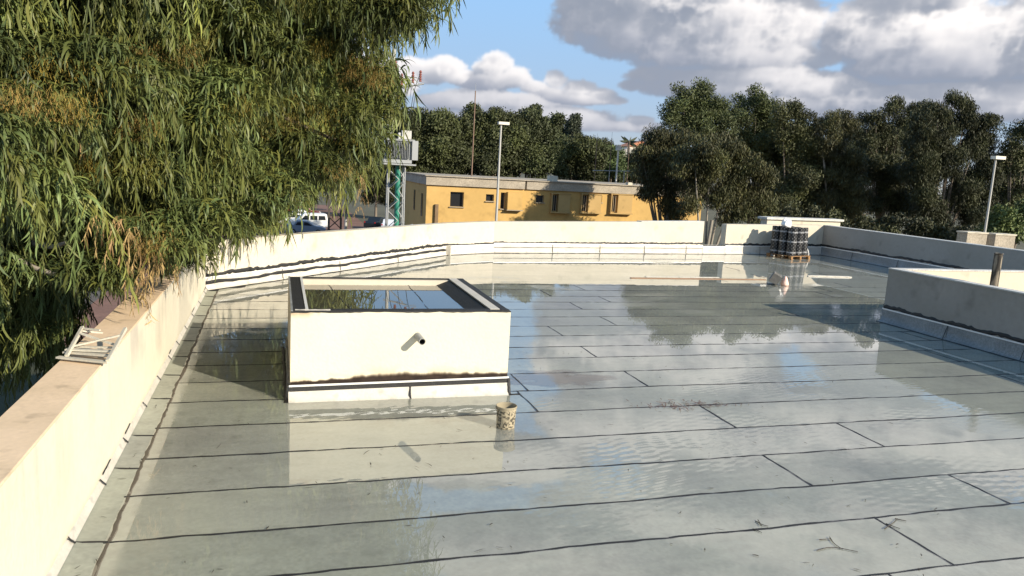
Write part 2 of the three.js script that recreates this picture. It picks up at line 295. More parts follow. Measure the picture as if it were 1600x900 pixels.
// rain standing on the roof, smooth in most places and ruffled in patches
const rippleTex = (() => {
  const S = 2048, W = 26;                                  // one picture for the whole roof: x -2..24, z 0..-26 (and mirrored behind)
  const spots = [[1.3, -8.95, 1.6, .32, 1], [4.1, -7.2, 1.0, .5, .8], [3.4, -6.5, .8, .45, .8], [2.6, -5.9, .5, .3, .6], [5.6, -7.8, 1.1, .45, .8], [6.9, -5.9, 1.3, .45, 1], [7.0, -9.4, .9, .5, .8], [8.6, -10.2, 1.2, .6, .6], [9, -8, 1.5, .6, .5], [10.5, -9.0, 1.4, .8, .7], [-.45, -9.6, .35, 2.4, .35], [11, -17.2, 4, 1.2, .22], [7, -17.6, 3.4, .8, .2], [12, -15, 1.6, 1.2, .3], [.5, -6.2, .4, 1.2, .3]];
  return tex(S, S, (px, py) => {
    const x = px / S * W - 2, z = -(py / S * W);
    let m = .010;
    for (const [cx, cz, rx, rz, k] of spots) { const q = ((x - cx) / rx) ** 2 + ((z - cz) / rz) ** 2; if (q < 4) m = Math.max(m, k * Math.exp(-q * .9) * sm(.25, .6, fbm(x * 1.6, z * 2.4, 5, 2))); }
    const far = sm(-9, -20, z);
    const wx = x + .5 * fbm(x * .7, z * .7, 9, 2), wz = z + .3 * fbm(x * .6, z * .9, 3, 2);
    const a = Math.sin((wz * .93 + wx * .36) * 62) * .5 + Math.sin((wz * .97 - wx * .22) * 47 + 1.3) * .35, b = fbm(wx * 7, wz * 16, 2, 3) - .5;
    const k = .5 + m * (.42 * a + .75 * b) * (1 - far * .2) + .05 * (fbm(x * 1.1, z * 1.4, 7, 2) - .5);
    return [k, k, k];
  }, false);
})();
rippleTex.wrapS = rippleTex.wrapT = THREE.MirroredRepeatWrapping;
const filmTex = tex(1024, 1024, (px, py) => { const x = px / 1024 * 26 - 2, z = -(py / 1024 * 26), a = fbm(x * .55, z * .8, 17, 4), b = fbm(x * 3, z * 5, 19, 3), k = .03 + .32 * sm(.56, .74, a * .75 + b * .25) + .35 * sm(.3, -1.1, x) * sm(.4, .6, b); return [k, k, k]; }, false);
filmTex.wrapS = filmTex.wrapT = THREE.MirroredRepeatWrapping;
M.water = new THREE.MeshPhysicalMaterial({ color: 0xffffff, roughness: .34, roughnessMap: filmTex, transmission: 1, thickness: 0, ior: 1.85, bumpMap: rippleTex, bumpScale: .0022 });
{
  const pts = [[-1.25, 4], [-1.26, -17.35], [.3, -19.4], [5.35, -24.7], [7.25, -25.6], [22.2, -27.4], [22.3, 4]];
  const s = new THREE.Shape(pts.map(([x, z]) => new THREE.Vector2(x, -z)));
  const hole = new THREE.Path([[.3, -9.6], [2.85, -9.6], [2.85, -12.1], [.3, -12.1]].map(([x, z]) => new THREE.Vector2(x, -z))); s.holes.push(hole);
  const g = new THREE.ShapeGeometry(s); g.rotateX(-Math.PI / 2); g.translate(0, .0055, 0);
  const p = g.attributes.position, uv = g.attributes.uv; for (let i = 0; i < p.count; i++) uv.setXY(i, (p.getX(i) + 2) / 26, -p.getZ(i) / 26);
  tag(mesh('standing_water', g, M.water), null, null, null, 'structure');
}

{ // silt left behind right of the box curb
  const t = tex(256, 128, (x, y) => { const u = x / 255 * 2 - 1, v = y / 127 * 2 - 1, n = fbm(x * .03, y * .06, 71, 4), e = 1 - Math.sqrt(u * u + v * v), a = sm(.05, .55, e + (n - .5) * 1.3); return [.52, .48, .42, a * .7]; });
  const g = new THREE.PlaneGeometry(1.9, 1.0).rotateX(-Math.PI / 2).translate(3.9, .0045, -10.15);
  tag(mesh('silt', g, std({ color: 0xffffff, map: t, transparent: true, roughness: .95 })), 'brown smear of silt on the roof right of the box curb', 'silt', null, 'stuff');
}
// ================================================================== parapets
function flashing(parent, A, B, side, o = {}) {             // turned-up felt, bar and tar along the foot of a wall; points run along the wall
  const d = V(B[0] - A[0], 0, B[1] - A[1]), len = d.length(); d.normalize(); const n = V(d.z, 0, -d.x).multiplyScalar(side);   // n points off the wall
  const h = o.h || .3, hB = o.hB || h, t = .03, at = (s, y, k) => V(A[0] + d.x * s + n.x * k, y, A[1] + d.z * s + n.z * k), r = rng(o.seed || 5);
  let s0 = o.from || 0; const end = len, step = o.step || 2;
  while (s0 < end - .01) {
    const s1 = Math.min(end, s0 + step * (.8 + .4 * r())), hh = (s) => h + (hB - h) * s / len, g = new THREE.BufferGeometry(), pos = [], uv = [], foot = o.foot ?? .09, e = .006;
    for (const s of [s0 + e, s1 - e]) for (const [y, k] of [[.006, foot], [.05, t + .012], [hh(s) * .6, t + .004], [hh(s), t], [hh(s), 0]]) { const q = at(s, y, k); pos.push(q.x, q.y, q.z); uv.push(s, y + k); }
    const idx = []; for (let k = 0; k < 4; k++) side > 0 ? idx.push(k, k + 5, k + 1, k + 1, k + 5, k + 6) : idx.push(k, k + 1, k + 5, k + 1, k + 6, k + 5);
    g.setAttribute('position', new THREE.Float32BufferAttribute(pos, 3)); g.setAttribute('uv', new THREE.Float32BufferAttribute(uv, 2)); g.setIndex(idx); g.computeVertexNormals();
    mesh('flashing_panel', g, o.mat || M.flash, parent);
    if (s1 < end - .05) mesh('tar_joint', bead(at(s1, .01, foot * .8), at(s1, hh(s1), t), n, .016, .006, Math.floor(s1 * 100) + 3, .08), M.tar, parent);
    s0 = s1;
  }
  const f = o.from || 0;
  if (o.bar !== false) {
    const a = at(f, h, t), b = at(end, hB, t), w = o.barH || .035; const g = box(len - f, w, .012); g.rotateY(Math.atan2(-d.z, d.x)); const mid = a.clone().add(b).multiplyScalar(.5).addScaledVector(n, .008); g.translate(mid.x, mid.y - w * .5, mid.z); mesh('flashing_bar', g, M.bar, parent);
  }
  const tw = o.tarH || .05;
  mesh('tar_line', bead(at(f, h + (o.barH || .035) * .5 + tw * .45, 0), at(end, hB + (o.barH || .035) * .5 + tw * .45, 0), n, tw, .018, (o.seed || 5) + 40, .07), M.tar, parent);
  if (o.footTar) mesh('tar_line', bead(at(f, .008, (o.foot ?? .09) + .01), at(end, .008, (o.foot ?? .09) + .01), UP, o.footTar, .012, (o.seed || 5) + 80, .15), M.tar, parent);
  if (o.double) { mesh('tar_line', bead(at(f, h * .62, t + .004), at(end, hB * .62, t + .004), n, o.double, .012, (o.seed || 5) + 120, .2), M.tar, parent); }
}
// plaster of the long left wall: rain streaks below the cap
const streakTex = (() => { const w = 2048, h = 256; return tex(w, h, (x, y) => {
  const X = x / w * 22, Y = y / h * 1.1; let k = .96 + .06 * (fbm(X * 1.5, Y * 2, 3, 4) - .5) + .04 * (fbm(X * 22, Y * 22, 6, 2) - .5);
  const s = sm(.54, .78, fbm(X * 7, Y * .35, 11, 3)) * sm(.1, 1.0, Y) * .05, s2 = sm(.62, .74, fbm(X * 3.1, Y * .2, 14, 2)) * sm(.35, 1.05, Y) * .16 * sm(8, 14, X), patch = sm(.6, .72, fbm(X * .8, Y * 1.3, 21, 3)) * .08;
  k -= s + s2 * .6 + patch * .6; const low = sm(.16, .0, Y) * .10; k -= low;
  return [k, k * (.99 - s2 * .03), k * (.965 + s2 * .08 - low * .4)]; }); })();
M.leftwall = std({ color: lin(.72, .665, .545), roughness: .9, map: streakTex, bumpMap: sc(plasterBump, 10, .5), bumpScale: .006 });
const leftWall = thing('parapet_wall', 'long cream plastered parapet along the left edge of the roof with tan cap', 'parapet wall');
{
  const g = new THREE.BufferGeometry(), zs = [4, 0, -4, -8, -12, -17.6], pos = [], uv = [], idx = [];
  zs.forEach((z, i) => { for (const [x, y, v] of [[-1.5, 0, 0], [-1.5, 1.05, 1], [-1.86, 1.05, 1], [-1.86, -.6, 0]]) { pos.push(x, y, z); uv.push((4 - z) / 22, v); } if (i) for (let k = 0; k < 3; k++) { const o = (i - 1) * 4 + k; idx.push(o, o + 4, o + 1, o + 1, o + 4, o + 5); } });
  g.setAttribute('position', new THREE.Float32BufferAttribute(pos, 3)); g.setAttribute('uv', new THREE.Float32BufferAttribute(uv, 2)); g.setIndex(idx); const q = g.toNonIndexed(); q.computeVertexNormals();
  mesh('wall', q, M.leftwall, leftWall);
  const s = new THREE.Shape(); s.moveTo(-1.87, 1.052); s.lineTo(-1.498, 1.052); s.lineTo(-1.497, 1.058); s.lineTo(-1.506, 1.066); s.lineTo(-1.865, 1.07); s.lineTo(-1.87, 1.06);
  const e = new THREE.ExtrudeGeometry(s, { depth: 21.6, bevelEnabled: false }); e.translate(0, 0, -17.6); mesh('cap', e, M.cap, leftWall);
  mesh('outer_wall', box(.3, 5, 21.6, -1.70, -5.6, -6.8), M.wall, leftWall);
  // low white upstand with broken pieces at the foot
  const r = rng(31); let z = 4;
  while (z > -17.4) {
    const L = .9 + .35 * r(), z1 = Math.max(-17.5, z - L), pg = new THREE.BufferGeometry(), p = [], u = [], ix = [], n = 5;
    for (let i = 0; i <= n; i++) { const zz = z + (z1 - z) * i / n, hh = .06 + .02 * r(); for (const [x, y] of [[-1.458, .022], [-1.478, .035], [-1.488, hh], [-1.502, hh + .008]]) { p.push(x, y, zz); u.push(zz, y); } if (i) for (let k = 0; k < 3; k++) { const o = (i - 1) * 4 + k; ix.push(o, o + 1, o + 4, o + 1, o + 5, o + 4); } }
    pg.setAttribute('position', new THREE.Float32BufferAttribute(p, 3)); pg.setAttribute('uv', new THREE.Float32BufferAttribute(u, 2)); pg.setIndex(ix); pg.computeVertexNormals();
    if (pg.attributes.normal.getY(0) < 0) { pg.setIndex(ix.reverse()); pg.computeVertexNormals(); }
    mesh('flashing_panel', pg, M.whitepaint, leftWall);
    mesh('tar_joint', bead(V(-1.45, .024, z1), V(-1.49, .085, z1 + .03), V(.8, .6, 0).normalize(), .018, .006, Math.floor(-z1 * 100) + 7, .03), M.tar, leftWall);
    if (r() < .55) mesh('tar_joint', bead(V(-1.494, .082, z - .1), V(-1.496, .09, z - .1 - .5 * r() - .12), V(1, 0, 0), .012, .006, Math.floor(-z * 100) + 17, .05), M.tar, leftWall);
    z = z1;
  }
}
const farLeft = thing('parapet_wall', 'bright cream parapet running obliquely behind the box curb to the far corner', 'parapet wall');
mesh('wall', prism([-1.57, -17.56], B1, -.3, 1.07, 1.05, .3, -1), M.wall, farLeft);
mesh('wall', prism(B1, C1, -.3, 1.05, 1.09, .3, -1), M.wall, farLeft);
flashing(farLeft, A1, B1, -1, { h: .27, hB: .3, seed: 12, step: 2.6, tarH: .085, barH: .03, double: .075, footTar: .05, mat: M.whitepaint });
flashing(farLeft, B1, C1, -1, { h: .3, seed: 14, step: 3, tarH: .06, footTar: .05, mat: M.whitepaint });
mesh('pier', box(.22, .32, .05, 5.36, .0, -24.79, -.6), M.whitepaint, farLeft);
const farWall = thing('parapet_wall', 'cream parapet across the far end in front of the ochre building', 'parapet wall');
mesh('wall', prism(C1, D1, -.3, 1.09, 1.27, .3, -1), M.wall, farWall);
mesh('coping', prism([C1[0] + 6, C1[1] - .76], D1, 1.19, 1.235, 1.30, .34, -1), M.coping, farWall);
flashing(farWall, C1, D1, -1, { h: .32, hB: .36, seed: 22, step: 2.2, tarH: .07, double: .018, footTar: .08, mat: M.whitepaint });
const gapSill = thing('parapet_gap_kerb', 'low whitewashed kerb in the open gap of the far parapet', 'kerb');
mesh('wall', prism(D1, E1, -.3, .34, .34, .3, -1), M.wall, gapSill);
flashing(gapSill, D1, E1, -1, { h: .3, seed: 27, step: 3, tarH: .05, footTar: .05, mat: M.whitepaint });
const farRight = thing('parapet_wall', 'short cream parapet behind the pallet of felt rolls, right of the gap', 'parapet wall');
mesh('wall', prism(E1, F1, -.3, 1.2, 1.27, .3, -1), M.wall, farRight);
flashing(farRight, E1, F1, -1, { h: .34, seed: 29, step: 2, tarH: .09, footTar: .05, mat: M.whitepaint });
const backWall = thing('coping_wall', 'white wall end with thin projecting coping behind the far right corner', 'wall');
mesh('wall', box(4.1, 7, .4, 21.9, -5.6, -28.6, .1), M.wall, backWall); mesh('coping', box(4.3, .09, .6, 21.9, 1.402, -28.6, .1), M.coping, backWall);
const rightWall = thing('parapet_wall', 'long shaded grey parapet along the right edge of the roof', 'parapet wall');
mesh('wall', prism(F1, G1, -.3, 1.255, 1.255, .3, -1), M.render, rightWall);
mesh('coping', prism([F1[0] - .015, F1[1]], [G1[0] - .015, G1[1]], 1.258, 1.285, 1.285, .33, -1), M.coping, rightWall);
flashing(rightWall, F1, G1, -1, { h: .36, seed: 35, step: 2.4, tarH: .09, footTar: .04, foot: .12 });

// ------------------------------------------------------------------ walled well to the right
const well = thing('walled_well', 'low plastered well wall at the right with a dark shaded side', 'wall');
{
  const x0 = 13.13, z0 = -13.94, t = .2, h = 1.2;
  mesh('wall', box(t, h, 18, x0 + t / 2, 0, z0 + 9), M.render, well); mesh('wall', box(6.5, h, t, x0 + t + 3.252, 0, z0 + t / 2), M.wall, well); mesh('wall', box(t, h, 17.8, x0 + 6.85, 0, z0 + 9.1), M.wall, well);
  mesh('coping', [box(t + .03, .025, 18.02, x0 + t / 2, h + .002, z0 + 9), box(6.5, .025, t + .03, x0 + t + 3.27, h + .002, z0 + t / 2)], M.coping, well);
  mesh('well_floor', box(6.3, .03, 17.5, x0 + .2 + 3.2, .012, z0 + 9), M.cap, well);
  flashing(well, [x0, z0], [x0, 4], -1, { h: .30, seed: 51, step: 2.1, tarH: .085, barH: .028, footTar: .03, foot: .16 });
  flashing(well, [x0, z0], [x0 + 6.5, z0], 1, { h: .30, seed: 52, step: 2.1, tarH: .1, foot: .12 });
}
{
  const p = thing('vent_pipe', 'weathered grey pipe standing upright behind the right well wall', 'pipe', [13.66, 0, -11.72]);
  const t = tex(128, 256, (x, y) => { const k = .25 + .5 * sm(.45, .7, fbm(x * .05, y * .03, 4, 4)) + .1 * (fbm(x * .4, y * .4, 5, 2) - .5); return [k, k * .96, k * .88]; });
  const m = std({ color: lin(.45, .42, .38), roughness: .8, map: t });
  mesh('shaft', new THREE.CylinderGeometry(.075, .08, 1.82, 16, 1, true).translate(0, .92, 0), m, p); mesh('rim', new THREE.TorusGeometry(.072, .012, 6, 16).rotateX(Math.PI / 2).translate(0, 1.83, 0), m, p); mesh('collar', new THREE.CylinderGeometry(.12, .15, .06, 16).translate(0, .07, 0), M.tar, p);
}

// ================================================================== the box curb with rain water on its top
const curb = thing('roof_curb', 'cream plastered box curb with pooled water on top in the middle of the roof', 'roof curb');
{
  const x0 = .15, x1 = 2.94, z0 = -9.52, z1 = -12.3, h = 1.12, t = .16;
  const faceTex = tex(1024, 512, (x, y) => {
    const X = x / 1024 * 2.79, Y = y / 512 * 1.12; let k = .94 + .06 * (fbm(X * 2, Y * 2, 31, 4) - .5) + .03 * (fbm(X * 30, Y * 30, 33, 2) - .5);
    const line = .205 + .025 * X / 2.79, top = line + .012 + .11 * fbm(X * 1.6, 3, 35, 3) * sm(-.2, .9, X) + .05 * fbm(X * 14, 5, 36, 3), d = Y - line, hgt = top - line;
    const core = sm(hgt, hgt * .45, d), halo = sm(hgt * 1.9 + .02, hgt * .8, d) * sm(.35, .6, fbm(X * 5, Y * 8, 37, 3));
    const a = core * (.80 + .25 * fbm(X * 18, Y * 24, 38, 3)), b = halo * .14;
    const rust = sm(1.02, 1.12, Y) * sm(.55, .7, fbm(X * 6, Y * 3, 40, 3)) * .35 * sm(1.2, .1, X);
    const mix = (c, dk, u) => c + (dk - c) * u;
    return [mix(mix(mix(k, .58, b), .12, a), .5, rust), mix(mix(mix(k * .99, .40, b), .065, a), .3, rust), mix(mix(mix(k * .96, .24, b), .035, a), .17, rust)];
  });
  const fm = std({ color: lin(.74, .70, .57), roughness: .9, map: faceTex, bumpMap: sc(plasterBump, 1.4, .6), bumpScale: .005 });
  const face = new THREE.PlaneGeometry(x1 - x0, h); face.translate((x0 + x1) / 2, h / 2, z0); mesh('wall', face, fm, curb).userData.label = 'front face with rusty brown stain along its foot';
  // the other walls (the front one is closed by its plastered face)
  mesh('wall', [box(x1 - x0 - .006, h - .004, t, (x0 + x1) / 2, 0, z0 - t / 2 - .003), box(t, h - .004, z0 - z1 - t * 2 - .02, x0 + t / 2 + .001, 0, (z0 + z1) / 2), box(t, h - .004, z0 - z1 - t * 2 - .02, x1 - t / 2 - .001, 0, (z0 + z1) / 2), box(x1 - x0, h - .004, t, (x0 + x1) / 2, 0, z1 + t / 2)], M.wall, curb);
  const fy = 1.03;
  mesh('curb_floor', box(x1 - x0 - 2 * t, .03, z0 - z1 - 2 * t, (x0 + x1) / 2, fy - .03, (z0 + z1) / 2), std({ color: lin(.075, .07, .035), roughness: .8, map: sc(feltTex, .5) }), curb);
  mesh('tar_seam', bead(V(.95, fy, z0 - t), V(.75, fy, z1 + t), UP, .03, .008, 71, .12), M.tar, curb); mesh('tar_seam', bead(V(1.95, fy, z0 - t), V(2.0, fy, z1 + t), UP, .03, .008, 72, .12), M.tar, curb);
  const wp = new THREE.PlaneGeometry(x1 - x0 - 2 * t, z0 - z1 - 2 * t).rotateX(-Math.PI / 2).translate((x0 + x1) / 2, fy + .006, (z0 + z1) / 2);
  { const p = wp.attributes.position, uv = wp.attributes.uv; for (let i = 0; i < p.count; i++) uv.setXY(i, (p.getX(i) + 5) / 26, -p.getZ(i) / 26 + .3); }
  mesh('pooled_water', wp, M.water, curb);
  // black felt over the rims, sloping in
  const cant = (pts, m, name) => { const g = new THREE.BufferGeometry(); g.setAttribute('position', new THREE.Float32BufferAttribute(pts.flat(), 3)); g.setAttribute('uv', new THREE.Float32BufferAttribute(pts.flatMap((p) => [p[0] + p[1], p[2]]), 2)); g.setIndex([0, 1, 2, 0, 2, 3]); g.computeVertexNormals(); return mesh(name, g, m, curb); };
  const r0 = h + .003;
  M.blackfelt = std({ color: lin(.028, .027, .027), roughness: .65, map: sc(grainTex, 1), bumpMap: sc(plasterBump, 2), bumpScale: .01 });
  cant([[2.46, fy + .008, z0 - t + .01], [2.46, fy + .008, z1 + t], [2.66, r0 - .005, z1 + t], [2.66, r0 - .005, z0 - t + .01]], M.blackfelt, 'rim_felt');
  cant([[.31, fy + .008, z0 - t + .01], [.335, r0 - .01, z0 - t + .01], [.335, r0 - .01, z1 + t], [.31, fy + .008, z1 + t]], M.whitepaint, 'rim_felt');
  mesh('rim_felt', box(.14, .016, z0 - z1 - .04, .245, h - .002, (z0 + z1) / 2), M.blackfelt, curb);
  mesh('rim_bar', box(.035, .024, z0 - z1 - .1, .34, h - .001, (z0 + z1) / 2), M.bar, curb);
  mesh('rim_edge', box(.025, .02, z0 - z1, x0 + .012, h - .001, (z0 + z1) / 2), M.flash, curb);
  mesh('rim_felt', box(x1 - x0 - .02, .012, .13, (x0 + x1) / 2, h, z0 - .075), M.blackfelt, curb);
  mesh('rim_felt', box(x1 - x0 - .02, .014, .06, (x0 + x1) / 2, h + .001, z1 + .06), M.blackfelt, curb);
  mesh('rim_bar', box(.13, .02, z0 - z1 - .14, 2.745, h - .001, (z0 + z1) / 2 - .01), M.whitepaint, curb);
  mesh('rim_felt', box(.1, .016, z0 - z1 - .15, 2.87, h - .001, (z0 + z1) / 2), M.blackfelt, curb);
  mesh('tar_line', bead(V(x0, h + .002, z0 + .002), V(x1, h + .004, z0 + .002), V(0, .3, 1).normalize(), .02, .008, 73, .06), M.tar, curb);
  mesh('tar_line', bead(V(.2, h + .012, z0 - .06), V(.62, h + .012, z0 - .05), UP, .05, .012, 74, .06), M.whitepaint, curb);
  // foot: white turned-up felt in two lengths, black band and thin bar
  const yb = (x) => .12 + .035 * (x - x0) / (x1 - x0);
  for (const [a, b] of [[x0 - .02, 1.62], [1.645, x1 + .005]]) {
    const g = new THREE.BufferGeometry(), p = [], u = [], ix = [], n = 6; for (let i = 0; i <= n; i++) { const x = a + (b - a) * i / n; for (const [y, k] of [[.004, .10], [.035, .05], [yb(x), .028], [yb(x) + .004, 0]]) { p.push(x, y, z0 + k); u.push(x, y); } if (i) for (let k = 0; k < 3; k++) { const o = (i - 1) * 4 + k; ix.push(o, o + 4, o + 1, o + 1, o + 4, o + 5); } }
    g.setAttribute('position', new THREE.Float32BufferAttribute(p, 3)); g.setAttribute('uv', new THREE.Float32BufferAttribute(u, 2)); g.setIndex(ix); g.computeVertexNormals(); mesh('flashing_panel', g, M.whitepaint, curb);
  }
  mesh('tar_joint', bead(V(1.632, .01, z0 + .09), V(1.632, .135, z0 + .026), V(0, 0, 1), .02, .008, 75, .03), M.tar, curb);
  const ang = Math.atan2(.035, x1 - x0);
  mesh('black_band', box(x1 - x0 + .02, .062, .016, (x0 + x1) / 2, .137, z0 + .012, 0, 0, ang), M.blackfelt, curb);
  mesh('flashing_bar', box(x1 - x0 + .03, .022, .014, (x0 + x1) / 2, .199, z0 + .016, 0, 0, ang), M.bar, curb);
  // left side foot and right corner
  mesh('flashing_panel', box(.03, .16, z0 - z1 - .1, x0 - .016, 0, (z0 + z1) / 2 - .03), M.flash, curb);
  mesh('flashing_panel', box(.03, .2, z0 - z1 - .1, x1 + .016, 0, (z0 + z1) / 2 - .03), M.flash, curb);
  mesh('tar_line', bead(V(x0 - .05, .005, z0 + .1), V(x0 - .06, .005, z1), UP, .05, .012, 76, .1), M.tar, curb); mesh('tar_line', bead(V(x0 - .035, .34, z0 - .03), V(x0 - .05, .02, z0 + .02), V(-1, 0, .4).normalize(), .022, .01, 77, .05), M.tar, curb);
  mesh('tar_line', bead(V(x1 + .02, .22, z0 + .01), V(x1 + .03, .012, z0 + .05), V(.5, 0, 1).normalize(), .045, .02, 78, .03), M.tar, curb); mesh('tar_line', bead(V(x1 + .02, .008, z0 + .08), V(x1 + .16, .006, z0 + .07), UP, .05, .01, 79, .05), M.tar, curb);
  // overflow pipe out of the front
  const pm = std({ color: lin(.30, .30, .28), roughness: .6 }), c = V(1.705, .80, z0 - .05);
  const pipe = new THREE.CylinderGeometry(.045, .045, .27, 20, 1, true).rotateX(Math.PI / 2 + .12).rotateY(.10).translate(c.x + .015, c.y - .005, c.z + .14);
  const inner = new THREE.CylinderGeometry(.038, .038, .27, 20, 1, true).rotateX(Math.PI / 2 + .12).rotateY(.10).translate(c.x + .015, c.y - .005, c.z + .138);
  const o = mesh('overflow_pipe', pipe, pm, curb); mesh('pipe_bore', inner, M.dark, o);
  mesh('pipe_end', new THREE.RingGeometry(.0375, .0452, 20).rotateX(.12).rotateY(.10).translate(c.x + .0283, c.y - .0212, c.z + .2735), pm, o);
  mesh('pipe_plug', new THREE.CircleGeometry(.038, 16).translate(c.x, c.y, z0 + .004), M.dark, o);
}

// ------------------------------------------------------------------ bucket
{
  const b = thing('bucket', 'small paint-splashed builder bucket standing on the wet roof beside the box curb', 'bucket', [2.55, .002, -8.22]);
  const t = tex(256, 1024, (x, y) => { const n = fbm(x * .15, y * .13, 8, 4), k = sm(.36, .60, n) * .42 + .36 + .08 * (fbm(x * .3, y * .3, 4, 2) - .5), top = sm(330, 420, y); const q = k + (.72 - k) * top; return [q, q * .96, q * .86]; });
  const m = std({ color: lin(.62, .58, .5), roughness: .8, map: t });
  const prof = [[0, 0], [.100, 0], [.106, .006], [.116, .24], [.123, .243], [.125, .262], [.121, .266], [.115, .262], [.110, .24], [.096, .06], [0, .055]].map((p) => new THREE.Vector2(...p));
  mesh('body', new THREE.LatheGeometry(prof, 32), m, b);
  mesh('mortar', new THREE.CylinderGeometry(.105, .1, .01, 24).translate(0, .10, 0), std({ color: lin(.5, .47, .4), roughness: .95, map: sc(grainTex, 3) }), b);
  const h = []; for (let i = 0; i <= 12; i++) { const a = Math.PI * i / 12; h.push(V(Math.cos(a) * .126, .245 - Math.sin(a) * .09, -Math.sin(a) * .15)); }
  mesh('handle', new THREE.TubeGeometry(new THREE.CatmullRomCurve3(h), 24, .003, 5), M.galv, b);
  for (const s of [-1, 1]) mesh('lug', box(.012, .03, .03, s * .120, .228, 0), m, b);
}

// ------------------------------------------------------------------ pallet with felt rolls
{
  const c = V(19.66, 0, -26.25), yaw = -.30;
  const P = thing('pallet', 'orange wooden pallet under the felt rolls near the far wall', 'pallet', [c.x, .006, c.z], -yaw);
  const pw = std({ color: lin(.40, .22, .09), roughness: .85, map: sc(grainTex, .5, 5) });
  for (let i = 0; i < 5; i++) mesh('deck_board', box(1.24, .022, .16, 0, .112, -.52 + i * .26), pw, P);
  for (let i = 0; i < 3; i++) { mesh('runner', box(.1, .022, 1.2, -.55 + i * .55, 0, 0), pw, P); for (let k = 0; k < 3; k++) mesh('spacer_block', box(.11, .088, .12, -.55 + i * .55, .023, -.53 + k * .53), pw, P); }
  const rt = tex(512, 512, (x, y) => {                     // wrapper print: rows of small pale marks and two pale bands
    const bx = (x % 64) / 64, by = ((y + (Math.floor(x / 64) % 2) * 32) % 64) / 64; let k = .035;
    const mark = Math.abs(bx - .5) < .26 - .1 * Math.abs(by - .5) && Math.abs(by - .45 - .25 * (bx - .5)) < .17 && n3(x * .12, y * .12, 4) > .38; if (mark) k = .52;
    for (const q of [60, 255, 430]) if (Math.abs(y - q) < 13) k = .40 + .35 * n3(x * .08, y * .1, 9);
    k += .04 * n3(x * .3, y * .3, 2); return [k, k, k * 1.01];
  });
  const rm = std({ color: lin(.85, .85, .85), roughness: .45, map: sc(rt, 2, 1) }), em = std({ color: lin(.03, .03, .03), roughness: .7 });
  const names = ['front left', 'front middle', 'front right', 'middle left', 'centre', 'middle right', 'back left', 'back middle', 'back right'];
  const r = rng(9); let base = null;
  for (let i = 0; i < 3; i++) for (let k = 0; k < 3; k++) {
    const lx = -.38 + k * .385, lz = .38 - i * .385, x = c.x + lx * Math.cos(-yaw) + lz * Math.sin(-yaw), z = c.z - lx * Math.sin(-yaw) + lz * Math.cos(-yaw);
    let o;
    if (!base) {
      o = base = thing('felt_roll', '', 'felt roll', [0, 0, 0], 0, 'felt rolls standing on the pallet');
      mesh('roll', new THREE.CylinderGeometry(.178, .178, 1.10, 24, 1, true).translate(0, .55, 0), rm, o); mesh('end_spiral', new THREE.RingGeometry(.04, .178, 24, 1).rotateX(-Math.PI / 2).translate(0, 1.098, 0), em, o); mesh('core', new THREE.CylinderGeometry(.04, .04, .2, 12, 1, true).translate(0, 1.0, 0), M.wood, o);
    } else { o = base.clone(); o.name = numbered('felt_roll'); scene.add(o); }
    o.position.set(x, .141, z); o.rotation.set((r() - .5) * .03, r() * 6, k === 2 ? .06 : (r() - .5) * .03);
    o.userData = { label: 'black printed felt roll standing at the ' + names[i * 3 + k] + ' of the pallet', category: 'felt roll', group: 'felt rolls standing on the pallet' };
  }
  const lx = .62, lz = .5, cx = c.x + lx * Math.cos(-yaw) + lz * Math.sin(-yaw), cz = c.z - lx * Math.sin(-yaw) + lz * Math.cos(-yaw);
  const strip = []; for (let i = 0; i <= 8; i++) strip.push(V(cx - .36 + .40 * i / 8 + .02 * Math.sin(i * 2), 1.24 - 1.12 * i / 8, cz - .05));
  tag(mesh('plastic_strip', tube(strip, .022, .028, 5, 12), M.bar), 'white plastic wrap strip slanting down the right of the felt rolls', 'plastic strip');
  const cg = new THREE.IcosahedronGeometry(.17, 3), q = cg.attributes.position; for (let i = 0; i < q.count; i++) { const x = q.getX(i), y = q.getY(i), z = q.getZ(i), n = .55 + .95 * fbm(x * 9 + 4, y * 9, z * 9, 3); q.setXYZ(i, x * n * 1.15, y * n * 1.1 + (y > .05 ? .12 * n3(x * 14, 3, z * 14) : 0), z * n); } cg.computeVertexNormals(); cg.translate(c.x - .25, 1.34, c.z + .02);
  tag(mesh('plastic_wrap', cg, std({ color: lin(.8, .78, .75), roughness: .35 })), 'crumpled white plastic wrap lying on top of the felt rolls', 'plastic wrap');
}

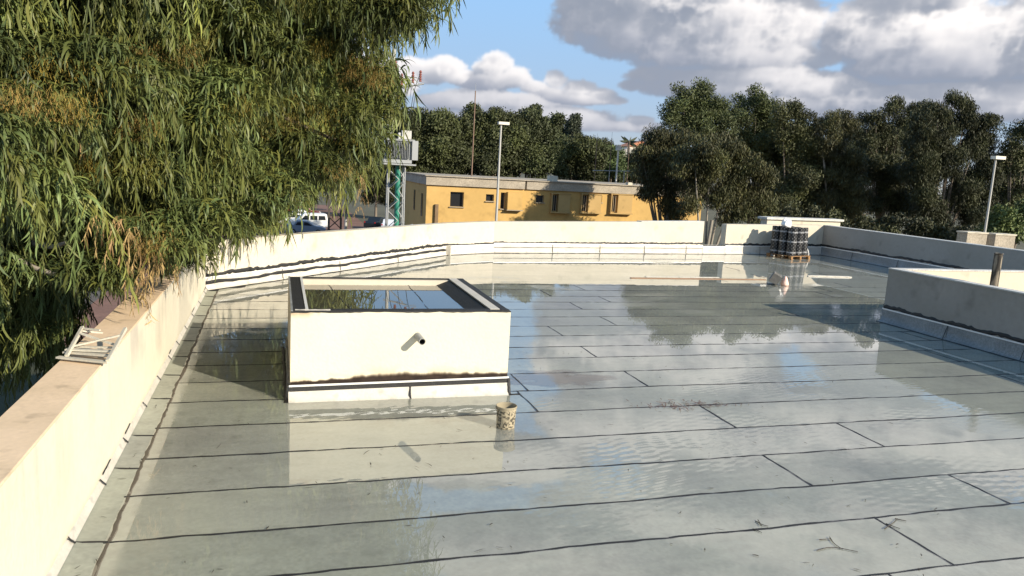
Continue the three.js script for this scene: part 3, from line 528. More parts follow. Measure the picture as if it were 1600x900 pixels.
// ------------------------------------------------------------------ block, sack, plank
{
  const b = thing('concrete_block', 'grey hollow concrete block lying in the water before the pallet', 'concrete block', [13.95, .0, -19.2], .95);
  const cm = std({ color: lin(.22, .21, .19), roughness: .95, map: sc(grainTex, 2) });
  const s = new THREE.Shape(); s.moveTo(-.26, -.12); s.lineTo(.26, -.12); s.lineTo(.26, .12); s.lineTo(-.26, .12); s.closePath();
  for (const x of [-.165, 0, .165]) { const h = new THREE.Path(); h.moveTo(x - .06, -.08); h.lineTo(x - .06, .08); h.lineTo(x + .06, .08); h.lineTo(x + .06, -.08); s.holes.push(h); }
  mesh('block', new THREE.ExtrudeGeometry(s, { depth: .26, bevelEnabled: true, bevelSize: .008, bevelThickness: .008, bevelSegments: 1 }).rotateX(-Math.PI / 2 + .5).translate(0, .085, 0), cm, b);
  const g = new THREE.SphereGeometry(.125, 20, 14), q = g.attributes.position; for (let i = 0; i < q.count; i++) { let x = q.getX(i), y = q.getY(i), z = q.getZ(i); const n = .7 + .55 * fbm(x * 8, y * 8, z * 8 + 3, 3), taper = 1 - .55 * sm(-.1, .17, y); q.setXYZ(i, x * n * taper * 1.0, Math.max(-.085, y * n * 1.35), z * n * taper); } g.computeVertexNormals(); g.translate(14.22, .095, -19.0);
  tag(mesh('plastic_bag', g, std({ color: lin(.78, .52, .42), roughness: .6 })), 'crumpled pale pink plastic bag beside the concrete block', 'bag');
  const p = atY(985, 435), e = atY(1196, 437.5), d = e.clone().sub(p);
  const o = thing('timber_plank', 'long thin timber plank lying wet on the roof before the far wall', 'plank', [(p.x + e.x) / 2, .006, (p.z + e.z) / 2], Math.atan2(-d.z, d.x));
  mesh('board', box(d.length(), .018, .10), std({ color: lin(.42, .25, .14), roughness: .7, map: sc(grainTex, .4, 6) }), o); mesh('streak', box(d.length() * .55, .014, .07, -.4, .0, -.32, .02), M.whitepaint, o);  // white strip added for the reflected pale edge and foam of the puddle
  const e2 = [atY(1262, 432), atY(1330, 434)], dd = e2[1].clone().sub(e2[0]);
  const o2 = thing('white_streak', 'short white batten lying right of the concrete block', 'streak', [(e2[0].x + e2[1].x) / 2, .006, (e2[0].z + e2[1].z) / 2], Math.atan2(-dd.z, dd.x)); mesh('board', box(dd.length(), .03, .07), M.whitepaint, o2); mesh('top_strip', box(dd.length() * .9, .012, .02, 0, .031, 0), M.galv, o2);  // white strip laid in place of a pale streak on the wet roof
}

// ------------------------------------------------------------------ wooden folding chair frame lying on the left parapet
{
  const o = thing('folding_chair_frame', 'broken white wooden folding chair frame lying on the left parapet cap', 'chair frame', [-1.7, 1.07, -7.7]);
  const L = (p) => p.sub(V(-1.7, 1.07, -7.7)), m = std({ color: lin(.74, .68, .54), roughness: .75, map: sc(grainTex, 1, 6) });
  const plank = (a, b, w, t, name) => { const d = b.clone().sub(a), g = box(d.length(), t, w, 0, -t / 2, 0); g.applyQuaternion(new THREE.Quaternion().setFromUnitVectors(V(1, 0, 0), d.clone().normalize())); g.translate((a.x + b.x) / 2, (a.y + b.y) / 2, (a.z + b.z) / 2); return mesh(name, g, m, o); };
  const y = [1.10, 1.12, 1.145, 1.17];
  plank(L(atY(90, 558, y[0])), L(atY(170, 566, y[0])), .05, .016, 'slat'); plank(L(atY(100, 550, y[1])), L(atY(176, 556, y[1])), .045, .016, 'slat'); plank(L(atY(103, 546, y[2])), L(atY(180, 549, y[2])), .045, .016, 'slat'); plank(L(atY(109, 541, y[2])), L(atY(182, 543.5, y[2])), .03, .016, 'slat');
  plank(L(atY(104, 556, 1.115)), L(atY(129, 511, 1.28)), .03, .024, 'rail'); plank(L(atY(168, 564, 1.115)), L(atY(196, 513, 1.28)), .03, .024, 'rail');
  plank(L(atY(114, 541, 1.16)), L(atY(187, 524, 1.25)), .022, .016, 'brace'); plank(L(atY(127, 521, 1.25)), L(atY(186, 541, 1.16)), .022, .016, 'brace');
  plank(L(atY(129, 513, 1.275)), L(atY(156, 516, 1.275)), .02, .015, 'brace'); plank(L(atY(128, 517, 1.26)), L(atY(160, 520, 1.2)), .018, .015, 'brace');
}

// ------------------------------------------------------------------ litter
function blade(len, wid, curl, seg = 4) {                   // a lance-shaped leaf along -y from the origin, bent
  const pos = [], uv = [], idx = []; for (let i = 0; i <= seg; i++) { const t = i / seg, w = wid * .5 * Math.pow(Math.sin(Math.PI * Math.min(1, .08 + t * .92)), .8) * (1 - .3 * t), y = -len * t, x = curl * len * (t * t - .3 * t); pos.push(x - w, y, .12 * w, x + w, y, -.12 * w); uv.push(0, t, 1, t); if (i < seg) { const o = i * 2; idx.push(o, o + 2, o + 1, o + 1, o + 2, o + 3); } }
  const g = new THREE.BufferGeometry(); g.setAttribute('position', new THREE.Float32BufferAttribute(pos, 3)); g.setAttribute('uv', new THREE.Float32BufferAttribute(uv, 2)); g.setIndex(idx); g.computeVertexNormals(); return g;
}
{
  const r = rng(2024), dm = std({ color: lin(.045, .032, .02), roughness: .7, side: THREE.DoubleSide }), rm = std({ color: lin(.12, .05, .035), roughness: .7, side: THREE.DoubleSide });
  const lay = (x, z, l, w, flat) => { const g = blade(l, w, (r() - .5) * .9); g.rotateX(-Math.PI / 2 + (flat ? 0 : (r() - .5) * .5)); g.rotateY(r() * 7); return g.translate(x, .010 + r() * .012, z); };
  const pile = []; for (let i = 0; i < 120; i++) { const a = (r() + r() + r() - 1.5), b = (r() + r() - 1) * .5; pile.push(lay(5.15 + a * .62, -8.72 + b * .5 + a * .05, .04 + .09 * r(), .008 + .008 * r(), false)); }
  for (let i = 0; i < 26; i++) pile.push(lay(5.4 + r() * .6, -8.64 + (r() - .5) * .12, .05 + .07 * r(), .009, false));
  tag(mesh('leaf_litter', pile, rm), 'small drift of reddish brown leaves caught on a roof seam', 'leaf litter', null, 'stuff');
  const sc_ = []; for (let i = 0; i < 210; i++) { const z = -4.3 - 8 * Math.pow(r(), 1.3), x = -1.1 + r() * (Math.abs(z) * .9 + 2.5); if (x > .1 && x < 3 && z < -9.3) continue; sc_.push(lay(x, z, .03 + .10 * r() * r() , .006 + .009 * r(), r() < .6)); if (r() < .18) sc_.push(lay(x + (r() - .5) * .2, z + (r() - .5) * .2, .03 + .05 * r(), .007, true)); }
  for (let i = 0; i < 22; i++) sc_.push(lay(-1.2 - .18 * r(), -5 - 5 * r(), .04 + .05 * r(), .008, true));
  tag(mesh('scattered_leaves', sc_, dm), 'dry leaves and specks scattered over the wet roof', 'leaves', null, 'stuff');
  const twig = (px, py, lines, label) => { const c = atY(px, py), o = []; for (const l of lines) o.push(tube(l.map(([a, b]) => { const p = atY(a, b); return V(p.x - c.x, .012, p.z - c.z); }), .0045, .0025, 4, 6)); const t = thing('twig', label, 'twig', [c.x, 0, c.z]); mesh('stem', o.slice(0, 1), dm, t); for (const q of o.slice(1)) mesh('side_shoot', q, dm, t); };
  twig(1300, 852, [[[1276, 862], [1300, 857], [1340, 864]], [[1296, 841], [1304, 852], [1316, 860]], [[1280, 845], [1298, 844]]], 'thin forked twig lying on the roof at the lower right');
  twig(1398, 822, [[[1382, 828], [1396, 818], [1402, 812]], [[1384, 820], [1406, 828]], [[1398, 812], [1416, 816]]], 'small dark twig lying across a cross seam at the lower right');
  twig(1190, 822, [[[1180, 816], [1192, 822], [1200, 824]], [[1184, 814], [1190, 824]], [[1176, 828], [1190, 834]]], 'small dark twig lying on the seam near the bottom middle');
}

// ================================================================== ground around the building, five and a half metres below the roof
const GY = -5.6;
{
  const earthTex = tex(512, 512, (x, y) => { const k = .8 + .35 * (tileN(x, y, 512, 6, 5, 61) - .5) + .2 * (tileN(x, y, 512, 70, 2, 63) - .5); return [k, k, k]; });
  const flat = (name, w, d, x, z, y, m) => { const g = new THREE.PlaneGeometry(w, d).rotateX(-Math.PI / 2), uv = g.attributes.uv; for (let i = 0; i < uv.count; i++) uv.setXY(i, uv.getX(i) * w, uv.getY(i) * d); g.translate(x, y, z); return tag(mesh(name, g, m), null, null, null, 'structure'); };
  flat('ground', 3000, 3000, 0, -600, GY, std({ color: lin(.14, .13, .075), roughness: .95, map: sc(earthTex, .05) }));
  flat('car_park', 46, 110, -12, -88, GY + .004, std({ color: lin(.30, .155, .105), roughness: .9, map: sc(earthTex, .12) }));
  flat('road', 9, 70, -14.2, -28, GY + .008, std({ color: lin(.16, .135, .11), roughness: .9, map: sc(earthTex, .2) }));
  flat('grass_verge', 7.4, 44, -5.7, -14, GY + .012, std({ color: lin(.055, .058, .018), roughness: .95, map: sc(earthTex, .4) }));
  const r = rng(6), bl = []; for (let i = 0; i < 5200; i++) { const g = blade(.12 + .14 * r(), .02, .6, 1); g.rotateX(Math.PI + (r() - .5) * .9); g.rotateY(r() * 7); bl.push(g.translate(-9.2 + 7 * r(), GY + .012, -25 + 19 * r())); }
  tag(mesh('grass', bl, std({ color: lin(.10, .15, .03), roughness: .8, side: THREE.DoubleSide })), 'short green grass on the verge below the left parapet', 'grass', null, 'stuff');
}

// ================================================================== the ochre building across the yard
{
  const Z = -46, P = (x, y) => atZ(x, y, Z), b = thing('ochre_building', 'flat-roofed ochre building with grey concrete fascia beyond the far parapet', 'building');
  const L = 8.5, Rr = 27.2, top = 2.2, fas = .52;
  const w = (x0, y0, x1, y1) => { const a = P(x0, y1), c = P(x1, y0); return [a.x, a.y, c.x, c.y]; };
  const wins = [w(703, 300.5, 725, 322.5), w(759, 304, 772, 314), w(781.5, 301, 790, 326), w(837, 305.5, 850.5, 316), w(932.5, 306, 941, 316)], bays = [[859, 304, 890, 330.5, 861, 871.5], [905.5, 304.5, 938.5, 331, 907.5, 918.5], [951.5, 305, 987, 332, 953, 964.5]];
  const s = new THREE.Shape([[L, GY], [Rr, GY], [Rr, top - fas], [L, top - fas]].map((p) => new THREE.Vector2(...p)));
  const hole = ([x0, y0, x1, y1]) => { const h = new THREE.Path(); h.moveTo(x0, y0); h.lineTo(x0, y1); h.lineTo(x1, y1); h.lineTo(x1, y0); h.closePath(); s.holes.push(h); };
  const bw = bays.map(([x0, y0, x1, y1, a, c]) => w(a, y0 + 1.2, c, y1 - 1.2)); [...wins, ...bw].forEach(hole);
  mesh('wall', new THREE.ExtrudeGeometry(s, { depth: .3, bevelEnabled: false }).translate(0, 0, Z - .3), M.ochre, b);
  mesh('wall', box(.3, top - fas - GY, 7.4, L + .151, GY, Z - 4.003), M.ochre, b); mesh('wall', box(.3, top - fas - GY, 7.4, Rr - .15, GY, Z - 4.003), M.ochre, b);
  mesh('wall', box(Rr - L, top - fas - GY, .3, (L + Rr) / 2, GY, Z - 7.86), M.ochre, b);
  mesh('floor', box(Rr - L - .7, .2, 7, (L + Rr) / 2, -1.4, Z - 4), M.concrete, b);
  mesh('fascia', [box((Rr - L) / 3 - .015, fas, 8.2, L + (Rr - L) / 6 - .08, top - fas + .003, Z - 3.95), box((Rr - L) * 2 / 3, fas, 8.2, L + (Rr - L) * 2 / 3 + .02, top - fas + .003, Z - 3.95)], M.concrete, b);
  mesh('roof', box(Rr - L + .3, .06, 8.4, (L + Rr) / 2, top + .006, Z - 3.95), M.concrete, b);
  const gm = std({ color: lin(.015, .015, .016), roughness: .25 }), fm = std({ color: lin(.33, .27, .19), roughness: .8 });
  for (const [x0, y0, x1, y1] of wins) { const o = mesh('window', [box(x1 - x0 + .1, .05, .14, (x0 + x1) / 2, y0 - .055, Z + .03), box(.04, y1 - y0, .06, x0 + .02, y0, Z - .2), box(.04, y1 - y0, .06, x1 - .02, y0, Z - .2)], fm, b); mesh('pane', box(x1 - x0, y1 - y0, .02, (x0 + x1) / 2, y0, Z - .24), gm, o); }
  bays.forEach(([x0, y0, x1, y1], i) => {
    const [a, c, d, e] = w(x0, y0, x1, y1), q = bw[i], D = .24, o = mesh('window_bay', [box(d - a + .1, .07, D + .08, (a + d) / 2, c - .07, Z + D / 2 + .04), box(d - a + .06, .05, D, (a + d) / 2, e, Z + D / 2 + .003), box(.06, e - c, D, a + .03, c, Z + D / 2 + .003), box(d - q[2], e - c - .004, D - .05, (d + q[2]) / 2, c + .002, Z + D / 2 - .02)], std({ color: lin(.54, .37, .15), roughness: .9, map: sc(wallTex, .3) }), b);
    mesh('pane', box(q[2] - q[0], q[3] - q[1], .02, (q[0] + q[2]) / 2, q[1], Z - .24), gm, o);
    mesh('bar', [0, 1].map((k) => box(.025, q[3] - q[1], .025, q[0] + (q[2] - q[0]) * (k + 1) / 3, q[1], Z + .1)), fm, o);
  });
  { const [a, c, d, e] = w(790.5, 301, 815, 327); mesh('shutter', box(d - a, e - c, .3, (a + d) / 2, c, Z + .16), M.ochre, b); mesh('shutter_sill', box(d - a + .1, .05, .36, (a + d) / 2, c - .055, Z + .18), fm, b); }
  { const p = P(682, 319), q = P(682, 350); mesh('pilaster', box(.2, p.y - q.y, .16, p.x, q.y, Z + .083), std({ color: lin(.3, .2, .11), roughness: .9, map: sc(grainTex, .6) }), b); }
  { const [a, c, d, e] = w(859, 275.5, 874, 283); mesh('roof_vent', box(d - a - .1, e - c, .5, (a + d) / 2, top + .068, Z - .4), M.wall, b); }
  { const [a, c, d, e] = w(983, 279, 990, 283); mesh('roof_vent', box(d - a, .16, .4, (a + d) / 2, top + .068, Z - .3), M.wall, b); }
  // narrow openings on the shaded left side
  for (const [dz, h0, h1] of [[-1.4, -.3, 1.1], [-4.2, -.1, 1.2]]) mesh('window', box(.03, h1 - h0, .45, L - .018, h0, Z + dz), gm, b);
}

// ================================================================== masts and lamps
const LAMPS = 'tall grey lamp posts round the yard';
function lampPost(px, py, z, label, headTurn, r = .065) {
  const t = atZ(px, py, z), o = thing('street_lamp', label, 'street lamp', [t.x, GY, t.z], headTurn), h = t.y - GY, m = std({ color: lin(.42, .41, .38), roughness: .55, metalness: .2 });
  mesh('pole', new THREE.CylinderGeometry(r * .7, r * 1.3, h, 10).translate(0, h / 2, 0), m, o); mesh('base_plate', new THREE.CylinderGeometry(r * 2.6, r * 2.6, .06, 10).translate(0, .04, 0), m, o);
  const hd = mesh('lamp_head', box(.52, .13, .26, .12, h - .02, 0), std({ color: lin(.72, .66, .55), roughness: .5 }), o); mesh('lens', box(.36, .015, .2, .16, h - .037, 0), std({ color: lin(.5, .5, .48), roughness: .2 }), hd);
  return o;
}
lampPost(783, 194, -36, 'grey lamp post rising in front of the ochre building', 0);
lampPost(1556, 248, -25, 'grey lamp post behind the right parapet by the dark trees', 0, .055);
lampPost(542, 262, -62, 'pale pole standing among the hanging leaves in the car park', 2.2, .10);
{
  const mast = (px, py, z, label, r, cross) => { const t = atZ(px, py, z), o = thing('antenna_mast', label, 'mast', [t.x, GY, t.z]), h = t.y - GY; mesh('pole', new THREE.CylinderGeometry(r * .6, r, h, 7).translate(0, h / 2, 0), M.rust, o); mesh('tip', new THREE.CylinderGeometry(.01, .01, .5, 5).translate(0, h + .24, 0), M.galv, o); if (cross) mesh('crossbar', box(...cross), M.galv, o); return o; };
  M.rust = std({ color: lin(.20, .13, .09), roughness: .8 });
  mast(743, 142, -50, 'thin tall antenna mast rising behind the left end of the ochre building', .06);
  mast(933, 218, -58, 'leftmost of three thin rusty masts above the ochre building roof', .05);
  mast(956, 216, -58, 'middle one of three thin rusty masts above the ochre building roof', .05);
  mast(984, 222, -58, 'rightmost of three thin rusty masts above the ochre building roof', .05);
  const a = atZ(926, 266.5, -57.7), b = atZ(984, 267.5, -57.7), o = thing('pipe_rail', 'thin pale rail between the rusty masts above the ochre roof', 'rail', [a.x, a.y, a.z]); mesh('rail', rod(V(0, 0, 0), b.clone().sub(a), .035, .035, 6), M.galv, o); for (const k of [.45, .85]) mesh('leg', rod(V(0, 0, 0).lerp(b.clone().sub(a), k), V(0, -8.2, 0).add(V(0, 0, 0).lerp(b.clone().sub(a), k)), .04), M.galv, o);
  const t = atZ(966, 235, -56), p = thing('floodlight_post', 'short pale floodlight post between the masts above the ochre roof', 'light post', [t.x, GY, t.z]); mesh('pole', new THREE.CylinderGeometry(.07, .09, t.y - GY, 8).translate(0, (t.y - GY) / 2, 0), M.coping, p); mesh('lamp_head', box(.36, .4, .3, 0, t.y - GY, 0), M.coping, p);
}
// transformer on a lattice tower with a green pipe up its middle
{
  const Z = -42, c = atZ(621, 256, Z), o = thing('transformer_tower', 'grey lattice tower with green pole carrying a finned transformer', 'transformer tower', [c.x, GY, c.z]), h = c.y - GY, k = 42.5 / F;
  const green = std({ color: lin(.03, .22, .15), roughness: .5 });
  mesh('pole', new THREE.CylinderGeometry(.15, .17, h, 14).translate(.06, h / 2, 0), green, o);
  const X = [-.52, .40], zz = .32;
  for (const x of X) for (const z of [-zz, zz]) mesh('leg', rod(V(x, 0, z), V(x * .92, h, z * .92), .05, .05, 6), M.galv, o);
  const br = [[], []]; for (let i = 0, y = 1.0; y < h - .3; i++, y += .55) for (const z of [-zz, zz]) { br[z > 0 ? 1 : 0].push(rod(V(i % 2 ? X[0] : .06, y, z), V(i % 2 ? .06 : X[0], y + .55, z), .022, .022, 5), rod(V(i % 2 ? .06 : X[1], y, z), V(i % 2 ? X[1] : .06, y + .55, z), .022, .022, 5)); }
  br.forEach((g) => mesh('bracing', g, M.galv, o)); mesh('rung', [rod(V(X[0], h * .55, zz), V(X[1] + .5, h * .62, zz), .03), rod(V(X[0] - .5, h * .5, zz), V(X[1], h * .58, zz), .03)], M.galv, o);
  mesh('platform', [box(1.75, .08, 1.1, .05, h - .06, 0), box(1.5, .18, .9, -.05, h + .05, 0)], M.galv, o);
  const tm = std({ color: lin(.26, .27, .27), roughness: .5, metalness: .2 }), tr = mesh('transformer', [box(1.45, 1.0, .62, .05, h + .24, 0), box(1.6, .1, .8, .05, h + 1.22, 0)], tm, o); tr.userData.label = 'grey finned transformer tank on the platform';
  for (let i = 0; i < 14; i++) mesh('fin', box(.022, .86, .18, -.58 + i * .085, h + .3, .40), tm, tr); mesh('side_tank', box(.32, 1.02, .9, .86, h + .24, 0), M.galv, tr);
  for (const x of [-.4, .05, .5]) { const g = []; for (let i = 0; i < 4; i++) g.push(new THREE.CylinderGeometry(.05, .085, .08, 10).translate(x, h + 1.38 + i * .08, 0)); mesh('bushing', g, M.coping, tr); }
  mesh('meter_box', box(.62, .75, .3, -.06, 2.0, .5), M.coping, o); mesh('cabinet', box(.5, .45, .35, .45, h + 1.34, -.1), M.coping, o);
  mesh('mast', rod(V(-.3, h + 1, -.4), V(-.3, h + 6, -.4), .11, .09, 10), M.coping, o);
  mesh('crossarm', [rod(V(-.5, h + 3.9, -.4), V(1.35, h + 4.35, -.4), .05, .05, 6), rod(V(-.3, h + 3.2, -.4), V(.6, h + 4.1, -.4), .04, .04, 6)], M.galv, o);
  const red = std({ color: lin(.22, .07, .05), roughness: .35 }); for (const [x, y] of [[.15, h + 4.15], [.75, h + 4.3], [1.15, h + 4.4], [-.2, h + 4.9]]) { const g = []; for (let i = 0; i < 5; i++) g.push(new THREE.CylinderGeometry(.04, .09, .11, 10).translate(x, y + .1 + i * .12, -.4)); mesh('insulator', g, red, o); }
  const wire = (a, b, sag) => { const q = a.clone().add(b).multiplyScalar(.5); q.y -= sag; return new THREE.TubeGeometry(new THREE.CatmullRomCurve3([a, q, b]), 14, .016, 4); };
  mesh('jumper_wire', [wire(V(.15, h + 4.7, -.4), V(-.4, h + 1.7, 0), -.9), wire(V(.75, h + 4.8, -.4), V(.05, h + 1.7, 0), -.9), wire(V(1.15, h + 4.9, -.4), V(.5, h + 1.7, 0), -.7)], M.dark, o);
}
{ // dark lattice pole under the leaves
  const t = atZ(524, 300, -56), o = thing('lattice_pole', 'dark lattice pole standing between the cars and the pale pole', 'lattice pole', [t.x, GY, t.z]), h = t.y - GY; const m = std({ color: lin(.06, .05, .04), roughness: .8 });
  for (const x of [-.42, .42]) mesh('leg', box(.14, h, .14, x, 0, 0), m, o); const g = []; for (let i = 0; i < 9; i++) { const y = .4 + i * .8; g.push(rod(V(-.42, y, 0), V(.42, y + .8, 0), .035, .035, 5), rod(V(.42, y, 0), V(-.42, y + .8, 0), .035, .035, 5)); } mesh('bracing', g, m, o);
}
// blocks on the neighbouring roof behind the right parapet
for (const [x0, x1, y0, label] of [[1513, 1546, 362.5, 'left one of two square concrete pillars behind the right parapet'], [1557, 1590, 365.5, 'right one of two square concrete pillars behind the right parapet']]) {
  const a = atZ(x0, y0, -24.5), c = atZ(x1, y0, -24.5), o = thing('concrete_pillar', label, 'pillar', [(a.x + c.x) / 2, GY, -24.8]); mesh('shaft', box(c.x - a.x - .06, a.y - GY - .06, .5), M.concrete, o); mesh('cap', box(c.x - a.x, .06, .56, 0, a.y - GY - .058, 0), M.wall, o);
}

// ================================================================== cars
function makeCar(name, label, pos, turn, o) {
  const c = thing(name, label, o.cat || 'car', pos, turn, null); const L = o.L, H = o.H, W = o.W || 1.75, bm = std({ color: lin(...o.color), roughness: .3, metalness: .15 }), gm = std({ color: lin(.02, .025, .03), roughness: .08 }), tm = std({ color: lin(.02, .02, .02), roughness: .8 });
  const prof = o.van ? [[-.5, .25], [-.5, .62], [-.47, .97], [-.40, 1], [.08, 1], [.24, .66], [.44, .58], [.5, .44], [.5, .25]] : [[-.5, .25], [-.5, .55], [-.46, .68], [-.30, .70], [-.22, .97], [-.12, 1], [.06, .97], [.22, .66], [.42, .58], [.5, .45], [.5, .25]];
  const ex = (pts, w, e) => { const s = new THREE.Shape(pts.map(([x, y]) => new THREE.Vector2(x * L, y * H))); const g = new THREE.ExtrudeGeometry(s, { depth: w, bevelEnabled: true, bevelSize: e, bevelThickness: e, bevelSegments: 2 }); return g.translate(0, 0, -w / 2); };
  mesh('body', ex(prof, W - .12, .05), bm, c);
  const win = o.van ? [[[-.45, .66], [-.43, .9], [-.27, .9], [-.27, .66]], [[-.24, .66], [-.24, .9], [-.06, .9], [-.06, .66]], [[-.03, .66], [-.03, .9], [.07, .9], [.17, .66]]] : [[[-.26, .70], [-.2, .91], [-.07, .93], [-.07, .69]], [[-.04, .69], [-.04, .93], [.05, .91], [.17, .68]]];
  for (const p of win) mesh('side_window', ex(p, W + .0, .004), gm, c);
  mesh('windscreen', box(.03, .34 * H, W - .3, (o.van ? .165 : .15) * L, .64 * H, 0, 0, 0, o.van ? .92 : .95), gm, c); mesh('rear_window', box(.03, .25 * H, W - .4, (o.van ? -.503 : -.26) * L, .68 * H, 0, 0, 0, o.van ? -.05 : -.45), gm, c);
  for (const x of [-.32, .32]) for (const z of [-1, 1]) { const w = mesh('wheel', new THREE.CylinderGeometry(.32, .32, .2, 18).rotateX(Math.PI / 2).translate(x * L, .32, z * (W / 2 - .08)), tm, c); mesh('rim', new THREE.CylinderGeometry(.19, .19, .012, 14).rotateX(Math.PI / 2).translate(x * L, .32, z * (W / 2 + .025)), M.galv, w); }
  for (const z of [-1, 1]) { mesh('headlight', box(.06, .13, .3, .49 * L, .5 * H, z * (W / 2 - .25)), M.bar, c); mesh('tail_light', box(.05, .2, .16, -.505 * L, .55 * H, z * (W / 2 - .14)), std({ color: lin(.45, .02, .02), roughness: .3 }), c); }
  return c;
}
{
  const g = (px, py, z) => { const p = atZ(px, py, z); return [p.x, GY + .012, p.z]; };
  makeCar('parked_car', 'silver blue hatchback parked nearest behind the oblique parapet', g(478, 350, -88), -.08, { L: 4.2, H: 1.5, color: [.20, .25, .32] });
  makeCar('parked_van', 'white van with side windows parked behind the silver blue hatchback', g(480, 345, -93), Math.PI + .05, { L: 4.5, H: 1.95, color: [.8, .8, .78], van: true, cat: 'van' });
  makeCar('parked_car', 'white car partly hidden by leaves behind the white van', g(464, 340, -99), .05, { L: 4.4, H: 1.5, color: [.75, .76, .76] });
  makeCar('parked_car', 'second white car in the row farther behind the white van', g(472, 336, -105), 0, { L: 4.4, H: 1.5, color: [.72, .72, .72] });
  makeCar('parked_car', 'dark red car farthest back in the row of parked cars', g(476, 330, -112), .03, { L: 4.3, H: 1.55, color: [.12, .02, .02] });
  makeCar('parked_car', 'dark car parked left of the transformer tower', g(592, 345, -97), .9, { L: 4.2, H: 1.5, color: [.02, .025, .03] });
  makeCar('parked_car', 'small white car parked behind the transformer tower foot', g(612, 352, -94), 1.2, { L: 3.7, H: 1.5, color: [.7, .72, .75] });
  makeCar('parked_car', 'dark grey car parked right of the transformer tower foot', g(634, 356, -90), .8, { L: 4.0, H: 1.5, color: [.05, .05, .055] });
  makeCar('parked_car', 'white car glimpsed through the lower branches of the left tree', g(52, 440, -46), .5, { L: 4.3, H: 1.5, color: [.42, .42, .42] });
}

// ================================================================== trees beyond the roof
function tuft(seed, n, rad, len, wid, droop) {             // a ball of small leaves
  const r = rng(seed), pos = [], nor = [], d = V(0, 0, 0), q = new THREE.Quaternion(), X = V(0, 0, 0), Y = V(0, 0, 0), N = V(0, 0, 0), e = new THREE.Euler();
  for (let i = 0; i < n; i++) {
    d.set(r() * 2 - 1, r() * 2 - 1, r() * 2 - 1).normalize().multiplyScalar(rad * Math.cbrt(r())); d.y *= .8;
    e.set((r() - .5) * 2.6, r() * 6.3, (r() - .5) * 2.6 * (1 - droop)); q.setFromEuler(e); Y.set(0, 1, 0).applyQuaternion(q); if (droop) Y.lerp(V(0, -1, 0), droop).normalize(); X.set(1, 0, 0).applyQuaternion(q); X.addScaledVector(Y, -X.dot(Y)).normalize(); N.crossVectors(X, Y);
    const l = len * (.6 + .8 * r()), w = wid * (.7 + .6 * r()), P = [[0, -l / 2, 0], [w / 2, -l * .08, w * .12], [-w / 2, -l * .08, w * .12], [0, l / 2, -w * .1]].map(([a, b, c]) => [d.x + X.x * a + Y.x * b + N.x * c, d.y + X.y * a + Y.y * b + N.y * c, d.z + X.z * a + Y.z * b + N.z * c]);
    for (const k of [0, 1, 2, 2, 1, 3]) { pos.push(...P[k]); nor.push(N.x, N.y, N.z); }
  }
  const g = new THREE.BufferGeometry(); g.setAttribute('position', new THREE.Float32BufferAttribute(pos, 3)); g.computeVertexNormals(); return g;
}
const TUFTS = { fine: [1, 2, 3].map((s) => tuft(s, 42, .52, .20, .060, .15)), hang: [4, 5, 6].map((s) => tuft(s, 64, .50, .19, .046, .6)), dense: [7, 8, 9].map((s) => tuft(s, 46, .52, .19, .085, 0)) };
M.leafFar = std({ color: lin(1.15, 1.2, 1.02), roughness: .68, side: THREE.DoubleSide });
M.bark = std({ color: lin(.26, .21, .16), roughness: .9, map: sc(grainTex, 1, .3) }); M.palebark = std({ color: lin(.42, .37, .30), roughness: .85, map: sc(grainTex, 1, .3) });
